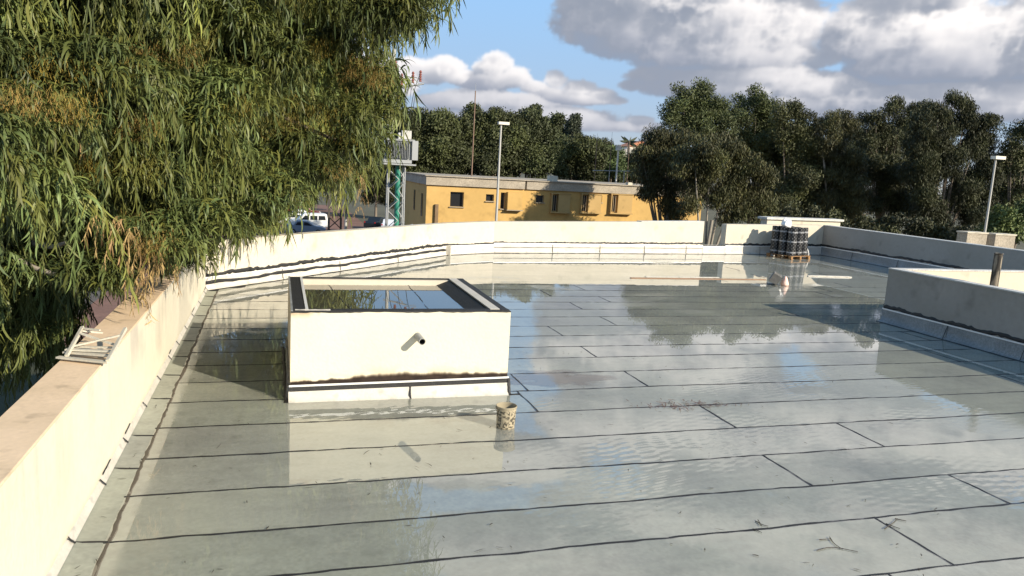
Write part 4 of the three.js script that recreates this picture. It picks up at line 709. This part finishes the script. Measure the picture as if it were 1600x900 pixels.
function farTree(o) {                                      // o: label, z, x (px of the trunk), puffs [px, py, r px], kind, color
  const r = rng(o.seed), k = -o.z * 1.02 / F, foot = atZ(o.x, 300, o.z), t = thing(o.name, o.label, o.cat || 'tree', [foot.x, GY, foot.z], 0, o.group);
  const balls = o.puffs.map(([x, y, s, dz = 0]) => { const p = atZ(x, y, o.z + dz + (r() - .5) * s * k * .8); return [p.x - foot.x, p.y - GY, p.z - foot.z, s * k]; });
  const top = balls.reduce((m, b) => Math.max(m, b[1]), 0), place = [[], [], []], m = new THREE.Matrix4(), e = new THREE.Euler(), q = new THREE.Quaternion(), c = new THREE.Color();
  const sub = [];
  for (const b of balls) { const n = Math.max(4, Math.round(5 * Math.min(4, b[3]))); for (let i = 0; i < n; i++) { const d = V(r() * 2 - 1, r() * 1.7 - .7, r() * 2 - 1).normalize(), f = .45 + .55 * r() + (r() < .18 ? .35 : 0); sub.push([b[0] + d.x * b[3] * f, b[1] + d.y * b[3] * f, b[2] + d.z * b[3] * f, b[3] * (.26 + .22 * r()), .7 + .6 * r()]); } sub.push([b[0], b[1], b[2], b[3] * .62, .75]); }
  for (const s of sub) { const n = Math.min(90, Math.max(5, Math.round((o.dens || 1) * 15 * s[3] * s[3] / .2)));
    for (let i = 0; i < n; i++) { const d = V(r() * 2 - 1, r() * 2 - 1, r() * 2 - 1).normalize(), f = Math.pow(r(), .4) * s[3], z = .7 + .6 * r(); e.set((r() - .5) * .5, r() * 6.3, (r() - .5) * .5); q.setFromEuler(e); m.compose(V(s[0] + d.x * f, s[1] + d.y * f, s[2] + d.z * f), q, V(z, z, z)); const v = (.75 + .5 * r()) * s[4]; c.setRGB(o.color[0] * v * (1 + (o.warm || 0) * (r() - .3)), o.color[1] * v, o.color[2] * v); place[Math.floor(r() * 3)].push([m.clone(), c.clone()]); } }
  TUFTS[o.kind || 'fine'].forEach((g, i) => { const im = new THREE.InstancedMesh(g, M.leafFar, place[i].length); place[i].forEach(([mm, cc], j) => { im.setMatrixAt(j, mm); im.setColorAt(j, cc); }); im.name = 'crown'; im.castShadow = im.receiveShadow = true; im.userData.kind = 'stuff'; t.add(im); });
  const tr = [tube([V(0, -.2, 0), V((r() - .5) * .6, top * .3, 0), V((r() - .5) * 1.2, top * .62, (r() - .5))], o.trunk || .24, .09, 8, 10)]; const st = V((r() - .5) * .5, top * .28, 0);
  mesh('trunk', tr, o.bark || M.bark, t);
  const lb = []; for (const b of balls.slice(0, o.limbs || 12)) lb.push(tube([st, V((st.x + b[0]) / 2, (st.y + b[1]) / 2 - .3 * r(), b[2] / 2), V(b[0], b[1], b[2])], .085, .025, 6, 8)); mesh('branch', lb, o.bark || M.bark, t);
  return t;
}
const G1c = [.044, .050, .014], G2c = [.050, .054, .017], G3c = [.034, .036, .011];
const FT = [
  // behind the ochre building, left to right
  { name: 'dense_tree', label: 'dark leafy tree right of the transformer at the left end of the ochre building', seed: 101, z: -58, x: 668, kind: 'dense', color: G1c, puffs: [[655, 215, 34], [672, 200, 30], [690, 225, 34], [660, 250, 34], [650, 185, 16], [682, 190, 15], [700, 255, 32], [640, 240, 28], [630, 280, 34]] },
  { name: 'dense_tree', label: 'dark leafy tree directly behind the thin tall antenna mast', seed: 102, z: -60, x: 730, kind: 'dense', color: G1c, puffs: [[720, 215, 32], [738, 195, 22], [740, 180, 12], [755, 220, 34], [735, 250, 34], [710, 200, 18], [715, 250, 32]] },
  { name: 'dense_tree', label: 'spiky topped dark tree directly behind the front lamp post', seed: 103, z: -59, x: 785, kind: 'dense', color: G1c, puffs: [[778, 200, 22], [775, 180, 12], [790, 215, 34], [770, 240, 34], [805, 245, 34], [800, 195, 14], [756, 185, 6], [785, 265, 30]] },
  { name: 'dense_tree', label: 'dark tree with a long shoot leaning right, behind the middle of the ochre building', seed: 104, z: -60, x: 830, kind: 'dense', color: [.042, .050, .017], puffs: [[820, 195, 20], [818, 182, 10], [830, 178, 6], [838, 173, 5], [838, 215, 30], [825, 245, 34], [850, 250, 32], [860, 225, 22], [868, 195, 8], [862, 205, 11], [872, 188, 5], [845, 195, 13]] },
  { name: 'conifer', label: 'pointed dark conifer rising above the bushes behind the ochre building', seed: 105, z: -70, x: 897, kind: 'dense', color: [.030, .038, .020], cat: 'conifer', puffs: [[897, 188, 4.5], [897, 196, 7], [897, 205, 10], [896, 215, 15], [898, 228, 20], [897, 245, 24], [897, 262, 26]] },
  { name: 'dense_tree', label: 'round dark tree right of the conifer behind the ochre building', seed: 106, z: -62, x: 915, kind: 'dense', color: G1c, puffs: [[885, 235, 24], [912, 222, 14], [905, 245, 28], [930, 245, 22], [880, 262, 24], [920, 265, 26], [865, 255, 24]] },
  { name: 'shrub', label: 'green bush with red flowers beneath the rusty masts', seed: 107, z: -66, x: 945, kind: 'dense', color: [.062, .085, .028], cat: 'bush', puffs: [[940, 240, 18], [960, 245, 18], [925, 238, 14], [955, 262, 22], [935, 265, 22]] },
  { name: 'shrub', label: 'grey green bush between the floodlight post and the brown tree', seed: 108, z: -68, x: 990, kind: 'fine', color: [.065, .078, .032], cat: 'bush', puffs: [[985, 252, 16], [1000, 240, 14], [975, 265, 18], [1000, 268, 20], [1012, 255, 16]] },
  // the grove on the right
  { name: 'brown_gum_tree', label: 'olive brown gum tree overhanging the right end of the ochre building', seed: 201, z: -41.2, x: 1050, kind: 'hang', color: [.044, .044, .015], warm: .25, puffs: [[1018, 215, 20], [1040, 222, 24], [1020, 240, 24], [1045, 255, 28], [1015, 265, 22], [1012, 285, 12], [1030, 290, 20], [1050, 300, 24], [1012, 305, 7], [1045, 325, 16], [1060, 235, 22], [1003, 240, 10], [1060, 330, 16]] },
  { name: 'brown_gum_tree', label: 'rounded brown leaved gum tree with pale stems in the parapet gap', seed: 202, z: -37.5, x: 1113, kind: 'hang', color: [.055, .055, .017], warm: .25, bark: M.palebark, trunk: .10, limbs: 4, puffs: [[1110, 232, 26], [1085, 240, 24], [1140, 236, 26], [1165, 255, 26], [1185, 280, 22], [1195, 310, 18], [1100, 265, 34], [1145, 275, 36], [1175, 305, 28], [1085, 290, 28], [1120, 305, 28], [1160, 325, 30], [1078, 320, 18], [1190, 335, 18], [1145, 340, 22], [1075, 262, 20]] },
  { name: 'tall_gum_tree', label: 'tallest grey green gum tree at the left end of the right grove', seed: 203, z: -52, x: 1080, kind: 'fine', color: [.052, .062, .018], puffs: [[1068, 152, 18], [1095, 150, 20], [1052, 168, 16], [1078, 175, 26], [1105, 180, 26], [1050, 192, 18], [1120, 165, 18], [1085, 205, 30], [1120, 210, 26], [1060, 215, 24], [1128, 178, 14]] },
  { name: 'tall_gum_tree', label: 'grey green gum tree second from the left in the right grove', seed: 204, z: -54, x: 1180, kind: 'fine', color: [.054, .064, .019], puffs: [[1182, 155, 18], [1168, 165, 16], [1192, 172, 22], [1165, 185, 22], [1185, 200, 30], [1150, 190, 18], [1205, 205, 24], [1190, 235, 34], [1160, 222, 26], [1145, 178, 14], [1215, 245, 30], [1212, 290, 36]] },
  { name: 'tall_gum_tree', label: 'pointed gum tree third from the left in the right grove', seed: 205, z: -50, x: 1240, kind: 'fine', color: [.058, .060, .019], puffs: [[1235, 168, 16], [1222, 180, 16], [1248, 182, 18], [1232, 200, 24], [1255, 210, 22], [1240, 235, 30], [1265, 240, 26], [1245, 275, 36], [1230, 310, 36], [1265, 320, 36]] },
  { name: 'tall_gum_tree', label: 'low crowned gum tree with a pale trunk mid right grove', seed: 206, z: -49, x: 1305, kind: 'hang', color: [.056, .052, .019], bark: M.palebark, puffs: [[1320, 185, 15], [1300, 192, 18], [1285, 205, 20], [1325, 205, 20], [1310, 225, 26], [1285, 235, 26], [1300, 260, 32], [1330, 260, 30], [1300, 300, 36], [1335, 310, 36], [1290, 335, 30], [1330, 345, 28]] },
  { name: 'tall_gum_tree', label: 'ragged topped gum tree left of the great dome shaped tree', seed: 207, z: -51, x: 1380, kind: 'fine', color: [.044, .046, .015], puffs: [[1352, 190, 14], [1368, 186, 12], [1390, 172, 13], [1400, 165, 10], [1378, 205, 24], [1405, 190, 20], [1360, 220, 24], [1390, 235, 30], [1365, 260, 32], [1400, 275, 34], [1375, 310, 36], [1405, 330, 36], [1425, 172, 14], [1440, 168, 12]] },
  { name: 'dome_tree', label: 'great dark dome shaped tree, the broadest of the right grove', seed: 208, z: -44, x: 1480, kind: 'hang', color: G3c, puffs: [[1488, 160, 16], [1465, 172, 22], [1510, 175, 22], [1440, 190, 24], [1535, 195, 24], [1490, 195, 34], [1460, 220, 36], [1520, 225, 36], [1435, 240, 30], [1545, 225, 20], [1480, 260, 40], [1530, 270, 36], [1440, 285, 38], [1495, 310, 42], [1540, 315, 32], [1450, 335, 38], [1520, 345, 34]] },
  { name: 'tall_gum_tree', label: 'gum tree cut by the right edge of the picture', seed: 209, z: -43, x: 1595, kind: 'fine', color: G2c, warm: .3, puffs: [[1590, 205, 20], [1612, 205, 26], [1580, 225, 18], [1598, 245, 28], [1580, 270, 24], [1615, 275, 34], [1590, 300, 28], [1575, 245, 16], [1640, 240, 36], [1600, 330, 26]] },
  { name: 'shrub', label: 'light green bush around the foot of the right lamp post', seed: 210, z: -36, x: 1572, kind: 'dense', color: [.085, .105, .032], cat: 'bush', puffs: [[1572, 335, 14], [1588, 345, 16], [1560, 350, 16], [1602, 330, 16], [1580, 362, 18], [1545, 362, 16]] },
  { name: 'shrub', label: 'dark understory bush behind the right parapet below the grove', seed: 211, z: -40, x: 1380, kind: 'dense', color: G3c, cat: 'bush', puffs: [[1230, 340, 22], [1270, 348, 22], [1310, 352, 20], [1350, 355, 22], [1390, 355, 22], [1430, 360, 22], [1470, 365, 22], [1510, 365, 22]] },
  { name: 'tall_gum_tree', label: 'dark gum tree filling the gap behind the middle of the right grove', seed: 212, z: -64, x: 1270, kind: 'fine', color: G3c, puffs: [[1150, 240, 44], [1200, 260, 44], [1260, 245, 44], [1320, 250, 44], [1380, 245, 44], [1430, 230, 44], [1350, 215, 24], [1230, 300, 44], [1300, 310, 44], [1400, 310, 44], [1560, 260, 44], [1580, 310, 44]], dens: .7 },
  { name: 'dense_tree', label: 'dark tree behind the ochre building filling between its neighbours', seed: 213, z: -72, x: 800, kind: 'dense', color: G3c, puffs: [[650, 240, 44], [700, 235, 40], [760, 230, 44], [820, 235, 44], [870, 240, 38], [920, 255, 36], [620, 270, 44], [1000, 280, 30], [960, 275, 26], [1040, 260, 30]], dens: .7 },
  // beyond the car park, behind the hanging leaves
  { name: 'yard_tree', label: 'dark tree at the back of the car park left of the transformer tower', seed: 214, z: -112, x: 588, kind: 'dense', color: G3c, puffs: [[588, 270, 26], [605, 290, 26], [575, 255, 24], [600, 250, 24], [612, 312, 22], [590, 300, 22], [622, 285, 20]], dens: .8 },
  { name: 'yard_tree', label: 'olive tree at the back of the car park behind the parked cars', seed: 215, z: -125, x: 470, kind: 'fine', color: [.085, .078, .030], warm: .4, puffs: [[430, 280, 28], [470, 290, 24], [500, 285, 24], [540, 275, 26], [450, 265, 28], [510, 265, 26], [400, 290, 30], [350, 280, 34], [300, 280, 40]], dens: .8 },
];
FT.forEach(farTree);
{ // red flowers, a palm and houses far off
  const p = atZ(926, 256, -64), r = rng(3), g = []; for (let i = 0; i < 60; i++) g.push(new THREE.IcosahedronGeometry(.09 + .08 * r(), 0).translate(p.x + (r() - .5) * 1.6, p.y + (r() - .5) * 1.1, p.z + r() * .6));
  tag(mesh('red_blossom', g, std({ color: lin(.22, .035, .05), roughness: .8 })), 'dull red blossom on the bush beneath the leftmost rusty mast', 'blossom', null, 'stuff');
  const t = atZ(983, 221, -120), o = thing('palm_tree', 'tiny far palm tree against the sky beside the masts', 'palm', [t.x, GY, t.z]); mesh('trunk', new THREE.CylinderGeometry(.2, .28, t.y - GY, 8).translate(0, (t.y - GY) / 2, 0), M.bark, o);
  const pm = std({ color: lin(.03, .04, .015), roughness: .7, side: THREE.DoubleSide }); for (let i = 0; i < 11; i++) { const a = i * 2.4, q = blade(1.7, .5, .3, 4); q.rotateZ(1.9 - .5 * (i % 3)); q.rotateY(a); mesh('frond', q.translate(0, t.y - GY, 0), pm, o); }
  const house = (px, py, z, w, h, label, roofc) => { const c = atZ(px, py, z), b = thing('far_house', label, 'house', [c.x, GY, c.z]); mesh('wall', box(w, c.y - GY, 6), M.wall, b); const s = new THREE.Shape(); s.moveTo(-w / 2 - .3, 0); s.lineTo(w / 2 + .3, 0); s.lineTo(0, h); const g2 = new THREE.ExtrudeGeometry(s, { depth: 6.6, bevelEnabled: false }).translate(0, c.y - GY, -3.3); mesh('roof', g2, std({ color: lin(...roofc), roughness: .9 }), b); for (const x of [-.25, .25]) mesh('window', box(.9, 1.1, .06, x * w, c.y - GY - 2.2, 3.02), M.dark, b); };
  house(972, 243, -150, 7, 1.6, 'far white house seen past the floodlight post', [.35, .33, .3]);
  house(994, 230, -190, 8, 1.6, 'far house with a reddish roof at the skyline', [.42, .18, .10]);
  house(968, 232, -230, 8, 1.2, 'small pale house on the skyline left of the reddish roof', [.4, .38, .34]);
}

// ================================================================== the great gum tree hanging over the left parapet
{
  const T = thing('weeping_gum_tree', 'large weeping gum tree with long drooping leaves hanging over the left parapet', 'tree', [-5.4, GY, -14.5]);
  const O = V(-5.4, GY, -14.5), r = rng(31337), K = (a) => a.clone().sub(O);
  const lerpT = (tab, x) => { if (x <= tab[0][0]) return tab[0][1]; for (let i = 1; i < tab.length; i++) if (x <= tab[i][0]) { const [a, b] = tab[i - 1], [c, d] = tab[i]; return b + (d - b) * (x - a) / (c - a); } return tab[tab.length - 1][1]; };
  // surveyed outline of the crown: right edge by height, lower edge by bearing (in the survey's picture units)
  const edge = [[-300, 760], [0, 702], [35, 706], [65, 684], [92, 640], [105, 612], [150, 616], [175, 632], [205, 626], [222, 604], [265, 600], [285, 590], [310, 572], [335, 545], [350, 470], [385, 448], [412, 398], [440, 336], [470, 312], [490, 150], [640, 60]];
  const foot = [[-100, 660], [0, 640], [70, 615], [105, 560], [118, 500], [140, 470], [160, 492], [200, 480], [232, 455], [258, 448], [300, 455], [330, 440], [342, 405], [358, 398], [385, 412], [402, 388], [440, 386], [456, 345], [500, 338], [560, 330], [580, 300], [640, 268], [660, 105], [700, 92]];
  const project = (p) => { const v = p.clone().sub(EYE), x = v.x * AX.x + v.y * AY.x + v.z * AZ.x, y = v.x * AX.y + v.y * AY.y + v.z * AZ.y, z = v.x * AX.z + v.y * AY.z + v.z * AZ.z; return [800 + F * x / -z, 450 - F * y / -z]; };
  const inside = (p, m = 0) => { const [x, y] = project(p); return x < lerpT(edge, y) + m && y < lerpT(foot, x) + m && !(p.x > -1.95 && p.x < -1.4 && p.y < 1.12) && p.y > -4; };
  // a hanging twig with its leaves
  const spray = (seed, n, L, leaf) => { const q = rng(seed), g = [], path = (t) => V(.30 * Math.sin(t * 1.5) + .05 * t, .10 * Math.sin(t * 3.0) * (1 - t) - L * t * t * .72 - L * .28 * t, .05 * Math.sin(t * 4 + seed));
    for (let i = 0; i < n; i++) { const t = .10 + .9 * (i + q()) / n, b = blade(leaf * (.65 + .6 * q()), leaf * (.085 + .045 * q()), (q() - .5) * .85, 3); b.rotateY(q() * 6.3); b.rotateZ((q() - .5) * 1.25 * (1.15 - .5 * t)); b.rotateX((q() - .5) * 1.1 * (1.1 - .5 * t)); const p = path(t); g.push(b.translate(p.x, p.y, p.z)); }
    const pts = []; for (let i = 0; i <= 5; i++) pts.push(path(i / 5)); g.push(new THREE.TubeGeometry(new THREE.CatmullRomCurve3(pts), 6, .0035, 3)); return mergeGeometries(g.map((x) => x.toNonIndexed())); };
  // the end of a twig: sickle leaves arching out from it and down
  const arch = (seed, n, leaf) => { const q = rng(seed), g = [];
    for (let i = 0; i < n; i++) {
      const az = q() * 6.283, L = leaf * (.6 + .7 * q()), w = L * (.085 + .04 * q()), e0 = .75 - 1.7 * q() * q(), drop = 1.7 + .7 * q(), N = 5, pos = [], idx = [], c = Math.cos(az), s = Math.sin(az), tw = (q() - .5) * 1.6;
      let x = .02 + .12 * q(), y = (q() - .6) * .24; const ox = (q() - .5) * .14, oz = (q() - .5) * .14, sx = -s * Math.cos(tw), sy = Math.sin(tw), sz = c * Math.cos(tw);
      for (let k = 0; k <= N; k++) { const t = k / N, e = e0 - drop * t, ww = w * .5 * Math.pow(Math.sin(Math.PI * Math.min(1, .07 + .93 * t)), .8) * (1 - .25 * t); for (const v of [-1, 1]) pos.push(ox + c * x + sx * ww * v, y + sy * ww * v, oz + s * x + sz * ww * v); x += Math.cos(e) * L / N; y += Math.sin(e) * L / N; if (k < N) { const o = k * 2; idx.push(o, o + 2, o + 1, o + 1, o + 2, o + 3); } }
      const b = new THREE.BufferGeometry(); b.setAttribute('position', new THREE.Float32BufferAttribute(pos, 3)); b.setAttribute('uv', new THREE.Float32BufferAttribute(new Float32Array(pos.length / 3 * 2), 2)); b.setIndex(idx); b.computeVertexNormals(); g.push(b.toNonIndexed());
    }
    return mergeGeometries(g); };
  const SP = [[1, 26, .62, .19], [2, 30, .78, .20], [3, 22, .50, .18], [4, 28, .70, .22], [5, 32, .90, .19], [6, 24, .56, .23]].map((a) => spray(a[0] * 17, a[1], a[2], a[3])).concat([[71, 42, .25], [72, 36, .28], [73, 46, .23], [74, 40, .265]].map((a) => arch(...a)));
  const LEN = [.72, .9, .62, .86, 1.02, .74, .34, .38, .32, .36], place = SP.map(() => []), m = new THREE.Matrix4(), q = new THREE.Quaternion(), e = new THREE.Euler(), boughs = [];
  const depth = (px, py) => 8.5 + 4.9 * Math.min(1, Math.max(-.1, px / 700)) + (py > 420 && px < 130 ? 2.2 : 0);
  const addBough = (c, rad, n, tint, zmul, mix) => {
    boughs.push(c);
    for (let i = 0; i < n; i++) {
      const a = r() * 6.283, el = Math.asin(-.35 + 1.3 * r() > 1 ? 1 : -.35 + 1.3 * r()), f = rad * (.35 + .65 * Math.sqrt(r()));
      const p = c.clone().add(V(Math.cos(a) * Math.cos(el) * f, Math.sin(el) * f * .75, Math.sin(a) * Math.cos(el) * f)), s = zmul * (.75 + .5 * r());
      const vi = r() < (mix ?? .5) ? 6 + Math.floor(r() * 4) : Math.floor(r() * 6);
      if (!inside(p, 6) || !inside(p.clone().add(V(Math.cos(a) * .15, -LEN[vi] * s, Math.sin(a) * .15)), 4)) continue;
      e.set((r() - .5) * .35, -a + (r() - .5) * .9, (r() - .5) * .35); q.setFromEuler(e); m.compose(K(p), q, V(s, s * (.85 + .3 * r()), s));
      const b = tint * (.72 + .56 * r()), y = r(); place[vi].push([m.clone(), [(.082 + .034 * y) * b, (.112 + .008 * y) * b, (.042 - .012 * y) * b]]);
    }
  };
  // boughs on the side of the crown towards the roof, then the ones behind, then the rest of the crown
  let guard = 0, n = 0; const taken = [];
  while (n < 104 && guard++ < 9000) {
    const px = -70 + 770 * r(), py = -200 + 750 * r(); if (px > lerpT(edge, py + 30) - 20 || py > lerpT(foot, px) - 34) continue;
    if ([[28, 70, 55, 50], [378, 205, 42, 60], [470, 40, 40, 34], [205, 305, 55, 28], [50, 335, 70, 34], [300, 150, 36, 30], [590, 60, 30, 40]].some(([a, b, u, v]) => ((px - a) / u) ** 2 + ((py - b) / v) ** 2 < 1)) continue;   // hollows between the boughs
    if (taken.some(([a, b]) => Math.hypot(a - px, (b - py) * 1.15) < 54)) continue;
    const low = px < 150 && py > 330, d = depth(px, py) + (r() - .5) * 2.2 + (low ? 3.2 : 0), p = EYE.clone().addScaledVector(ray(px, py), d); taken.push([px, py, p]); addBough(p, .26 + .22 * r(), low ? 18 : 44, .38 + .95 * r() * r() + .25 * r(), .66 + .24 * r(), low ? .3 : .72); n++;
  }
  for (let i = 0; i < 46; i++) { const px = -30 + 150 * r(), py = 385 + 150 * r(); if (py > lerpT(foot, px) - 40) continue; addBough(EYE.clone().addScaledVector(ray(px, py), 11.2 + 3.5 * r()), .4 + .2 * r(), 20, .5 + .5 * r(), 1.0, .25); }
  for (let i = 0; i < 80; i++) { const px = -90 + 760 * r(), py = -260 + 670 * r(); if (px > lerpT(edge, py) - 45 || py > lerpT(foot, px) - 70 || px < 160 && py > 340) continue; addBough(EYE.clone().addScaledVector(ray(px, py), depth(px, py) + 3 + 3 * r()), .6 + .3 * r(), 22, .75 + .3 * r(), 1.1); }
  for (let i = 0; i < 420; i++) { const px = 60 + 560 * r(), py = -330 + 720 * r(); if (px > lerpT(edge, py) - 60 || py > lerpT(foot, px) - 50) continue; addBough(EYE.clone().addScaledVector(ray(px, py), depth(px, py) + 4 + 8 * r()), 1 + .4 * r(), 16, .8 + .3 * r(), 1.7, .5); }
  for (let i = 0; i < 120; i++) { const p = V(-5.6 + (r() - .5) * 9, 2.6 + 7 * r(), -13.2 + (r() - .5) * 9), [x, y] = project(p); if (x > -60 && x < 1700 && y > -60 || p.x > 1.6) continue; addBough(p, .8, 18, .9, 1.3); }
  M.gum = new THREE.MeshPhysicalMaterial({ color: lin(1.25, 1.26, 1.12), roughness: .5, specularIntensity: .5, side: THREE.DoubleSide });
  SP.forEach((g, i) => { const im = new THREE.InstancedMesh(g, M.gum, place[i].length), c = new THREE.Color(); place[i].forEach(([mm, cc], j) => { im.setMatrixAt(j, mm); im.setColorAt(j, c.setRGB(...cc)); }); im.name = 'foliage'; im.castShadow = im.receiveShadow = true; im.userData.kind = 'stuff'; T.add(im); });
  // the largest leaves at the front, one by one
  const tints = [0, 1, 2, 3].map((i) => new THREE.MeshPhysicalMaterial({ color: lin(.075 + .016 * i, .105 + .007 * i, .042 - .005 * i), roughness: .55, specularIntensity: .4, side: THREE.DoubleSide })), BL = [0, 1, 2, 3, 4].map((i) => blade(.22 + .02 * i, .030, (i - 2) * .3, 4));
  for (let i = 0, j = 0; i < 300 && j < 3000; j++) { const [px, py] = taken[Math.floor(r() * taken.length)], p = EYE.clone().addScaledVector(ray(px + (r() - .5) * 70, py + (r() - .5) * 70), depth(px, py) - .55 - .3 * r()); if (!inside(p, -12) || !inside(p.clone().add(V(0, -.25, 0)), -4)) continue; const l = mesh('leaf', BL[i % 5], tints[i % 4], T); l.position.copy(K(p)); l.rotation.set((r() - .5) * .7, r() * 6.3, (r() - .5) * .8); i++; }
  // golden bud clusters and brown dry sprays
  const bud = (seed) => { const k = rng(seed), g = []; for (let i = 0; i < 70; i++) { const d = V(k() * 2 - 1, k() * 1.6 - .9, k() * 2 - 1).multiplyScalar(.16 * Math.sqrt(k())), b = blade(.035 + .04 * k(), .011, .4, 1); b.rotateX(k() * 6); b.rotateY(k() * 6); g.push(b.translate(d.x, d.y, d.z)); } return mergeGeometries(g.map((x) => x.toNonIndexed())); };
  const BG = [bud(5), bud(6), bud(7)], gold = [[.30, .22, .035], [.26, .19, .04], [.33, .215, .055], [.22, .2, .04]].map((c) => std({ color: lin(...c), roughness: .7, side: THREE.DoubleSide }));
  const spots = [[60, 100, 5, 0], [130, 120, 4, 0], [110, 170, 6, 0], [95, 165, 4, 2], [200, 110, 4, 1], [240, 85, 8, 2], [285, 85, 5, 2], [190, 105, 4, 3], [215, 195, 7, 2], [130, 260, 5, 0], [170, 262, 4, 0], [10, 240, 6, 0], [150, 60, 4, 3], [500, 80, 6, 0], [440, 180, 5, 3], [480, 165, 5, 0], [500, 185, 4, 0], [450, 195, 4, 1], [570, 110, 9, 2], [590, 130, 6, 2], [560, 130, 6, 2], [525, 215, 4, 0], [385, 190, 4, 3], [360, 160, 4, 0], [30, 160, 6, 2], [250, 260, 3, 3], [460, 10, 5, 3], [400, 120, 3, 3], [540, 265, 4, 2], [240, 380, 5, 2], [225, 350, 4, 2], [300, 60, 4, 3], [590, 185, 3, 3], [350, 250, 3, 3]];
  for (const [x, y, k, c] of spots) { // on the boughs nearest those places, at their tops
    const near = taken.slice().sort((a, b) => Math.hypot(a[0] - x, a[1] - y) - Math.hypot(b[0] - x, b[1] - y))[0], d0 = near[2].distanceTo(EYE);
    for (let i = 0; i < Math.ceil(k * 1.4); i++) { const p = EYE.clone().addScaledVector(ray(x + (r() - .5) * 56, y + (r() - .5) * 30), d0 - .34 - .3 * r()); if (!inside(p, -6)) continue; const b = mesh('bud_cluster', BG[i % 3], gold[c], T); b.userData.kind = 'stuff'; b.position.copy(K(p)); b.rotation.y = r() * 6; const s = .7 + .5 * r(); b.scale.set(s, s, s); }
  }
  const dry = [lin(.36, .25, .10), lin(.30, .19, .08)].map((c) => std({ color: c, roughness: .75, side: THREE.DoubleSide }));
  for (const [x, y, k] of [[205, 350, 7], [230, 385, 9], [255, 410, 5], [160, 345, 3], [563, 268, 3], [566, 295, 4], [565, 312, 3], [60, 165, 3], [90, 170, 4], [215, 425, 4]]) for (let i = 0; i < k; i++) { const p = EYE.clone().addScaledVector(ray(x + (r() - .5) * (x > 500 ? 8 : 36), y + (r() - .5) * 26), depth(x, y) - .5 - .3 * r()); const b = mesh('dry_spray', SP[[0, 2, 5][i % 3]], dry[i % 2], T); b.position.copy(K(p)); b.rotation.set(0, r() * 6, 0); const s = x > 500 ? .30 : .5 + .2 * r(); b.scale.set(s * .8, s, s * .8); }
  // trunk, limbs and thin branches
  const bark = std({ color: lin(.23, .185, .14), roughness: .9, map: sc(grainTex, 2, .5) });
  mesh('trunk', tube([K(V(-5.4, GY - .3, -14.5)), K(V(-5.2, -3, -14.4)), K(V(-5.5, 0, -14.1)), K(V(-5.1, 3, -13.8)), K(V(-5.3, 6.5, -13.6))], .42, .16, 14, 18), bark, T);
  const st = [V(-5.5, -.2, -14.1), V(-5.3, 1.5, -14), V(-5.1, 3, -13.8), V(-5.2, 4.4, -13.7)];
  for (let i = 0; i < 26; i++) { const b = boughs[Math.floor(r() * Math.min(boughs.length, 300))], s = st[i % 4], mid = s.clone().lerp(b, .5).add(V(0, .7 + .4 * r(), 0)); mesh('limb', tube([K(s), K(mid), K(b)], .10, .02, 8, 12), bark, T); }
  const R = (x, y, d) => K(EYE.clone().addScaledVector(ray(x, y), d));
  mesh('limb', tube([K(V(-5.5, -.6, -14.1)), R(-30, 372, 12), R(20, 402, 11.2), R(60, 421, 11), R(95, 432, 10.8), R(125, 462, 10.8)], .10, .022, 8, 18), M.palebark, T); mesh('limb', tube([R(55, 380, 11.4), R(85, 385, 11), R(105, 378, 10.8)], .05, .02, 7, 8), M.palebark, T); mesh('limb', tube([R(10, 533, 12.4), R(45, 516, 12), R(62, 505, 11.8)], .035, .015, 6, 8), M.palebark, T);
  // dry spray lying over the cap
  const dl = thing('dry_branch', 'dry yellow brown sprig draped over the left parapet cap', 'branch', [-1.6, 1.1, -10.2]);
  const dm = dry[0]; mesh('stem', tube([V(-.12, .03, -.5), V(0, .02, -.2), V(.08, .01, .1), V(.14, -.12, .35)], .006, .003, 5, 10), bark, dl); for (let i = 0; i < 34; i++) { const t = r(), b = blade(.09 + .07 * r(), .018, (r() - .5), 3); b.rotateZ((r() - .5) * 2); b.rotateX((r() - .5) * 2.4); b.rotateY(r() * 6); const over = .12 + .14 * t; mesh('dry_leaf', b.translate(-.1 + .24 * t + (r() - .5) * .1, t > .75 ? .04 - (t - .75) * .7 : .05 + .05 * r(), -.5 + .95 * t), dm, dl); }
}

renderer.render(scene, camera);
